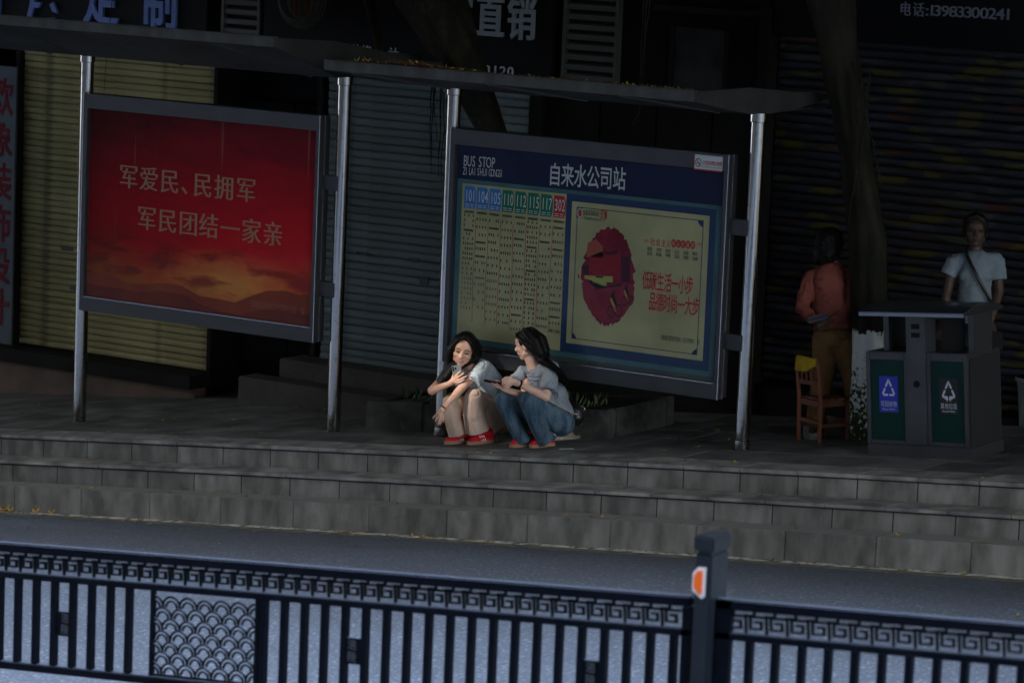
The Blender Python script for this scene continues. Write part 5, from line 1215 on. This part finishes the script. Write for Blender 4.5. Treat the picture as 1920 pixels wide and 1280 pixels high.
for i in range(24):
    t_ = i/23; P = pa.lerp(pb, t_)-Vector((0, 0, .012*math.sin(math.pi*t_)))+CT*.045*math.sin(math.pi*t_); o = link('chain_link', lm_, None, bg_); o.location = P; o.rotation_euler = (rad(70 if i % 2 else 0), rad(28), YAW*-1+rad(0))
o = MB().tube([r2(1030, 687, .11), r2(1038, 700, .12), r2(1044, 722, .09), r2(1046, 745, .04)], .004, 6).build('strap', M['bagm'], bg_, True)

# ---------------------------------------------------------------- standing women
def woman_coral():
    r = Rig(26.35); s = thing('person', 'standing woman seen from behind in coral shirt and tan trousers beside the tree', 'person')
    hd = r(1560, 458, 0); F, U, S = frame(CR*.75-CT*.6, 0); b = MB(); head(b, hd, F, U, S, 1.05)
    b.capsule(r(1558, 480, 0), r(1556, 505, 0), .05, .06); b.capsule(r(1556, 520, 0), r(1560, 610, 0), .11, .12)
    hL, hR = r(1532, 603, .17), r(1552, 601, .18)
    b.chain([r(1520, 522, 0), r(1503, 575, .06), hL], [.045, .038, .024]); b.chain([r(1592, 518, 0), r(1596, 575, .06), hR], [.045, .038, .024])
    hand(b, hL, r(1540, 609, .19), [[r(1548, 608, .2), r(1553, 607, .2)], [r(1548, 612, .2), r(1553, 612, .2)], [r(1546, 615, .19), r(1551, 616, .19)], [r(1543, 618, .18), r(1547, 620, .18)]], .008, [r(1541, 601, .2), r(1546, 599, .2)])
    hand(b, hR, r(1545, 607, .2), [[r(1537, 606, .21), r(1531, 607, .21)], [r(1537, 610, .21), r(1531, 611, .21)], [r(1538, 613, .21), r(1533, 615, .21)], [r(1540, 617, .2), r(1535, 619, .2)]], .008, [r(1545, 600, .21), r(1540, 597, .21)])
    b.chain([r(1545, 632, 0), r(1538, 720, .03), r(1524, 808, .0)], [.08, .055, .035]); b.chain([r(1578, 632, 0), r(1598, 720, .02), r(1610, 808, 0)], [.08, .055, .035])
    fuse(b, 'body', M['skin3'], s, .005, 3); 
    t = MB(); t.capsule(r(1555, 525, 0), r(1560, 600, 0), .15, .135, 24); t.capsule(r(1522, 520, 0), r(1590, 516, 0), .065, .065); frust(t, r(1556, 560, 0), r(1562, 618, 0), .15, .155, 26)
    t.chain([r(1520, 522, 0), r(1503, 577, .06)], [.066, .056]); frust(t, r(1503, 577, .06), r(1526, 600, .15), .056, .042); t.chain([r(1592, 518, 0), r(1595, 575, .06)], [.066, .056]); frust(t, r(1595, 575, .06), r(1562, 602, .16), .056, .042)
    t.capsule(r(1548, 498, 0), r(1568, 498, .0), .055, .055)
    o = fuse(t, 'shirt', M['coral'], s, .006, 4); displace(o, .014, 11, None, 4)
    p = MB(); p.ell(r(1560, 632, 0), .155, .14, .11, CR, CT, CU); p.chain([r(1546, 640, 0), r(1544, 700, .03)], [.105, .085]); frust(p, r(1544, 695, .03), r(1526, 800, .0), .086, .075); p.chain([r(1580, 640, 0), r(1598, 700, .02)], [.105, .085]); frust(p, r(1598, 695, .02), r(1610, 800, 0), .086, .075)
    o = fuse(p, 'trousers', M['tan'], s, .006, 4); displace(o, .010, 12, Vector((0, 0, 1)), 6)
    k = 1.05; q = lambda f, u, ss: hd+(F*f+U*u+S*ss)*k; h = MB(); h.ell(q(-.03, .02, 0), .105*k, .11*k, .11*k, S, F, U); h.ell(q(-.06, -.06, 0), .095*k, .08*k, .10*k, S, F, U); h.ell(q(-.09, -.09, -.01), .07*k, .055*k, .08*k, S, F, U); h.ell(q(-.01, -.02, .0), .098*k, .07*k, .09*k, S, F, U); h.ell(q(0, -.03, -.05), .06*k, .06*k, .09*k, S, F, U)
    o = fuse(h, 'hair', M['hair'], s, .006, 2); displace(o, .012, 22, None, 8)
    shoe(s, gz(r(1512, 820, -.05)), gz(r(1532, 818, .02)), k=1., stripes=False, upper=M['wshoe'], sole=M['wshoe']); shoe(s, gz(r(1604, 822, .0)), gz(r(1626, 820, .02)), k=1., stripes=False, upper=M['wshoe'], sole=M['wshoe'])
    return s
M['coral'] = cloth('coral_shirt', (.26, .078, .058)); M['tan'] = cloth('tan_trousers', (.24, .14, .055)); M['wshoe'] = mat('white_shoe', (.22, .22, .21), .6)
woman_coral()
M['purse_m'] = mat('dusty_purple', (.05, .04, .07), .6)
rc = Rig(26.35); A_ = rc(1520, 600, .24); 
ps = thing('purse', 'purplish purse held behind the back of the woman in coral', 'purse')
MB().hexa([rc(*p) for p in ((1515, 607, .26), (1554, 597, .26), (1554, 597, .21), (1515, 607, .21), (1513, 595, .26), (1551, 584, .26), (1551, 584, .21), (1513, 595, .21))]).build('purse_body', M['purse_m'], ps, bevel=.012)
MB().tube([rc(1514, 601, .262), rc(1534, 595.5, .265), rc(1553, 590, .262)], .003, 5).build('zip', M['black'], ps)
def woman_white():
    r = Rig(25.75); s = thing('person', 'standing woman in white T-shirt with black cross-body strap behind the litter bin', 'person')
    hd = r(1829, 433, 0); F, U, S = frame(CT*.95-CR*.10+Vector((0, 0, -.08)), .02); b = MB(); head(b, hd, F, U, S, 1.12)
    b.capsule(r(1829, 452, -.02), r(1829, 478, -.03), .05, .055); b.capsule(r(1830, 495, -.03), r(1828, 590, -.03), .11, .10); b.capsule(r(1792, 488, -.02), r(1868, 486, -.02), .045, .045)
    for S_, E_, W_ in ((r(1789, 490, -.02), r(1776, 545, -.01), r(1766, 605, .05)), (r(1868, 488, -.02), r(1873, 545, -.03), r(1858, 600, .06))):
        b.chain([S_, E_, W_], [.046, .040, .026]); P = W_+(W_-E_).normalized()*.06; d_ = (P-W_).normalized(); n_ = d_.cross(CT).normalized()
        hand(b, W_, P, [[P+d_*.03+n_*(j-1.5)*.019, P+d_*.06+n_*(j-1.5)*.019, P+d_*.08+n_*(j-1.5)*.018+CT*.01] for j in range(4)], .008, [P+n_*.035, P+n_*.04+d_*.03])
    for sx in (-1, 1): b.chain([r(1829+sx*18, 620, -.03), r(1829+sx*19, 715, -.02), r(1829+sx*19, 812, -.04)], [.09, .06, .035])
    fuse(b, 'body', M['skin3'], s, .005, 3); face(s, hd, F, U, S, 1.12, .15, True, 0, 'lip_shaded')
    t = MB(); t.capsule(r(1830, 500, -.03), r(1826, 560, -.03), .135, .115, 24); t.capsule(r(1794, 490, -.02), r(1866, 488, -.02), .064, .064); frust(t, r(1827, 540, -.03), r(1827, 608, -.03), .125, .145, 26); t.ell(r(1812, 517, .03), .06, .06, .06, CR, CT, CU); t.ell(r(1846, 517, .03), .06, .06, .06, CR, CT, CU)
    frust(t, r(1791, 487, -.02), r(1778, 516, -.02), .064, .066); frust(t, r(1868, 486, -.02), r(1871, 524, -.02), .066, .070)
    o = fuse(t, 'tshirt', M['wtee'], s, .006, 4); displace(o, .007, 11, None, 14)
    p = MB(); p.ell(r(1829, 622, -.03), .15, .13, .10, CR, CT, CU)
    for sx in (-1, 1): frust(p, r(1829+sx*18, 625, -.03), r(1829+sx*19, 806, -.04), .10, .07)
    o = fuse(p, 'trousers', M['dark_cloth'], s, .007, 3); displace(o, .008, 12, Vector((0, 0, 1)), 15)
    k = 1.12; q = lambda f, u, ss: hd+(F*f+U*u+S*ss)*k; h = MB(); h.ell(q(-.020, .034, 0), .087*k, .090*k, .096*k, S, F, U); h.ell(q(-.09, .02, .03), .05*k, .05*k, .05*k, S, F, U)
    for sg in (-1, 1): h.chain([q(.045, .108, 0), q(.035, .085, sg*.05), q(.01, .02, sg*.08), q(-.02, -.03, sg*.082)], [.012, .014, .014, .012])
    fuse(h, 'hair', M['hair'], s, .006, 3)
    for sx in (-1, 1): shoe(s, gz(r(1829+sx*19, 822, -.12)), gz(r(1826+sx*24, 830, .12)), stripes=False, upper=M['wshoe'], sole=M['wshoe'])
    # strap draped over the shirt
    bv_t = o
    return s, t
M['wtee'] = cloth('white_tee', (.22, .265, .30)); M['dark_cloth'] = cloth('dark_trousers', (.02, .022, .03))
ww, _t = woman_white(); rw = Rig(25.75)
sg = thing('crossbody_bag', 'black cross-body bag strap worn over the white T-shirt', 'bag')
pts = [rw(1810, 468, .03), rw(1812, 478, .075), rw(1822, 500, .13), rw(1833, 520, .145), rw(1844, 540, .125), rw(1853, 556, .115), rw(1862, 575, .10)]
V = [];
for i, p in enumerate(pts):
    V += [p-CR*.017+CU*.006, p+CR*.017-CU*.006*.5]
me = evalmesh(MB().add(V, [(2*i, 2*i+1, 2*i+3, 2*i+2) for i in range(len(pts)-1)]).mesh('strap', True), [('SOLIDIFY', dict(thickness=.004))]); link('strap', me, M['bagm'], sg)
c = rw(1858, 636, .05); MB().hexa([c+CR*x+CT*y+CU*z for z in (-.09, .06) for x, y in ((-.09, -.035), (.09, -.035), (.09, .035), (-.09, .035))]).build('bag_body', M['black'], sg, bevel=.015)

# ================================================================== FALLEN LEAVES AND LITTER
M['yleaf'] = mat('yellow_leaf', (.80, .52, .05), .6, c2=(.55, .28, .03), scale=9); M['bleaf'] = mat('brown_leaf', (.20, .085, .03), .7, c2=(.10, .05, .02), scale=12); M['gleaf'] = mat('olive_leaf', (.30, .30, .06), .6)
def leafgeo(mb, P, L, yaw, curl, tilt=0.):
    d = Vector((math.cos(yaw), math.sin(yaw), tilt)); w = Vector((-math.sin(yaw), math.cos(yaw), 0)); V = []
    for i in range(5):
        t = i/4; ww_ = L*.24*math.sin(math.pi*min(max(t, .04), .97))**.8; z = curl*L*(4*(t-.5)**2); c_ = P+d*(t-.5)*L+Vector((0, 0, z+.002)); V += [c_-w*ww_+Vector((0, 0, curl*L*.25)), c_, c_+w*ww_+Vector((0, 0, curl*L*.25))]
    F = []
    for i in range(4): F += [(3*i, 3*i+1, 3*i+4, 3*i+3), (3*i+1, 3*i+2, 3*i+5, 3*i+4)]
    mb.add(V, F)
rl = random.Random(44)
def level(x, y):
    if y > 0: return G(x)
    if y > -T1: return G(x)-R1
    if y > -T1-T2: return G(x)-R1-R2
    return G(x)-.564
def scatter(nm, n, fy, size, ms, label_kind='stuff'):
    mbs = [MB() for _ in ms]
    for i in range(n):
        x = rl.uniform(-9, 4.6); y = fy(); leafgeo(rl.choice(mbs), Vector((x, y, level(x, y))), rl.uniform(*size), rl.uniform(0, 6.3), rl.uniform(.03, .3))
    for m_, b_ in zip(ms, mbs):
        if b_.v: o = link(nm, b_.mesh(nm), m_); o['kind'] = 'stuff'
LM = [M['yleaf'], M['bleaf'], M['gleaf']]
scatter('fallen_leaves', 110, lambda: rl.uniform(.03, 2.4), (.035, .075), LM)
scatter('fallen_leaves', 26, lambda: rl.uniform(-T1+.01, -.03), (.03, .065), LM)
scatter('fallen_leaves', 40, lambda: rl.uniform(-T1-T2+.01, -T1-.03), (.03, .065), LM)
scatter('fallen_leaves', 110, lambda: -.55-abs(rl.gauss(0, .07)), (.02, .06), LM)
scatter('fallen_leaves', 16, lambda: rl.uniform(-2.5, -.6), (.02, .05), LM)
# debris along the gutter
mb = MB()
for i in range(900):
    x = rl.uniform(-9, 5); dens = .5+.5*math.sin(x*1.7)
    if rl.random() > dens: continue
    y = -.545-abs(rl.gauss(0, .05)); leafgeo(mb, Vector((x, y, level(x, y))), rl.uniform(.006, .02), rl.uniform(0, 6.3), .2)
o = link('gutter_debris', mb.mesh('gutter_debris'), M['soil']); o['kind'] = 'stuff'
# larger leaves one can pick out by the kerb on the left
for px, py, L in ((55, 945, .10), (97, 952, .085), (130, 953, .075), (42, 951, .07)):
    P = onG(px, py+2, -.56); P.y = min(P.y, -.57); b = MB(); leafgeo(b, Vector((P.x, P.y, G(P.x)-.563)), L, rl.uniform(-.4, .6), .35, .25)
    o = link('large_leaf', b.mesh('large_leaf'), M['yleaf']); setp(o, {55: 'large upright yellow leaf against the kerb, farthest left', 42: 'small yellow leaf just left of the upright leaf by the kerb', 97: 'long dry yellow leaf by the kerb, third from the left', 130: 'dry yellow leaf by the kerb, rightmost of the four'}[px], 'leaf', 'large dry leaves by the kerb')
# leaf litter on the right canopy
for m_, n_, z_ in ((M['bleaf'], 1500, 0), (M['yleaf'], 55, .012), (M['gleaf'], 40, .01)):
    b = MB()
    for i in range(n_):
        x = rl.uniform(-3.2, -.05); x = x if rl.random() < .8 else rl.uniform(-3.2, -2.2); y = .03+abs(rl.gauss(0, .16)); hgt = .03*math.exp(-((x+2.6)/.5)**2)+.010
        leafgeo(b, Vector((x, y, 2.772-y*.12+rl.random()*hgt+z_)), rl.uniform(.02, .06), rl.uniform(0, 6.3), rl.uniform(.1, .5), rl.uniform(-.3, .3))
    o = link('canopy_leaf_litter', b.mesh('canopy_leaf_litter'), m_); o['kind'] = 'stuff'
for k in range(14):   # twigs
    x = rl.uniform(-3.2, -.3); MB()
b = MB()
for k in range(30):
    x = rl.uniform(-3.2, -.1); y = rl.uniform(.02, .3); a = rl.uniform(0, 6.3); L = rl.uniform(.05, .16); b.tube([(x, y, 2.785), (x+L*math.cos(a), y+L*math.sin(a)*.4, 2.785+rl.uniform(.005, .03))], .0016, 4)
o = link('canopy_twigs', b.mesh('canopy_twigs'), M['bark']); o['kind'] = 'stuff'
# paper scrap, bottle caps
P = onG(1062, 842); o = MB().box(-.055, .055, -.004, .004, 0, .004).build('paper_stick', M['white1']); o.location = (P.x, P.y, G(P.x)+.002); o.rotation_euler = (0, -.09, .5); setp(o, 'thin white stick lying on the pavement right of the jeans', 'stick')
for px, py in ((247, 965), (328, 968)):
    P = onG(px, py, -.57); o = MB().ell((0, 0, .008), .018, .012, .009).build('paper_scrap', M['stripe'], None, True); o.location = (P.x, P.y, G(P.x)-.572); setp(o, ('small round' if px < 300 else 'crumpled flat')+' white scrap of paper in the gutter on the left', 'litter')
# small weeds on the planter
b = MB(); 
for k in range(160):
    x = rl.choice((rl.gauss(-2.05, .12), rl.uniform(-3.5, -1.5))); y = rl.uniform(1.2, 1.5); z = G(x)+.24; a = rl.uniform(0, 6.3); L = rl.uniform(.03, .13)
    b.add([(x-.004, y, z), (x+.004, y, z), (x+L*.4*math.cos(a)+.012, y+L*.2*math.sin(a), z+L*.7), (x+L*.5*math.cos(a), y, z+L)], [(0, 1, 2, 3)])
o = link('planter_weeds', b.mesh('planter_weeds'), M['leaf']); o['kind'] = 'stuff'
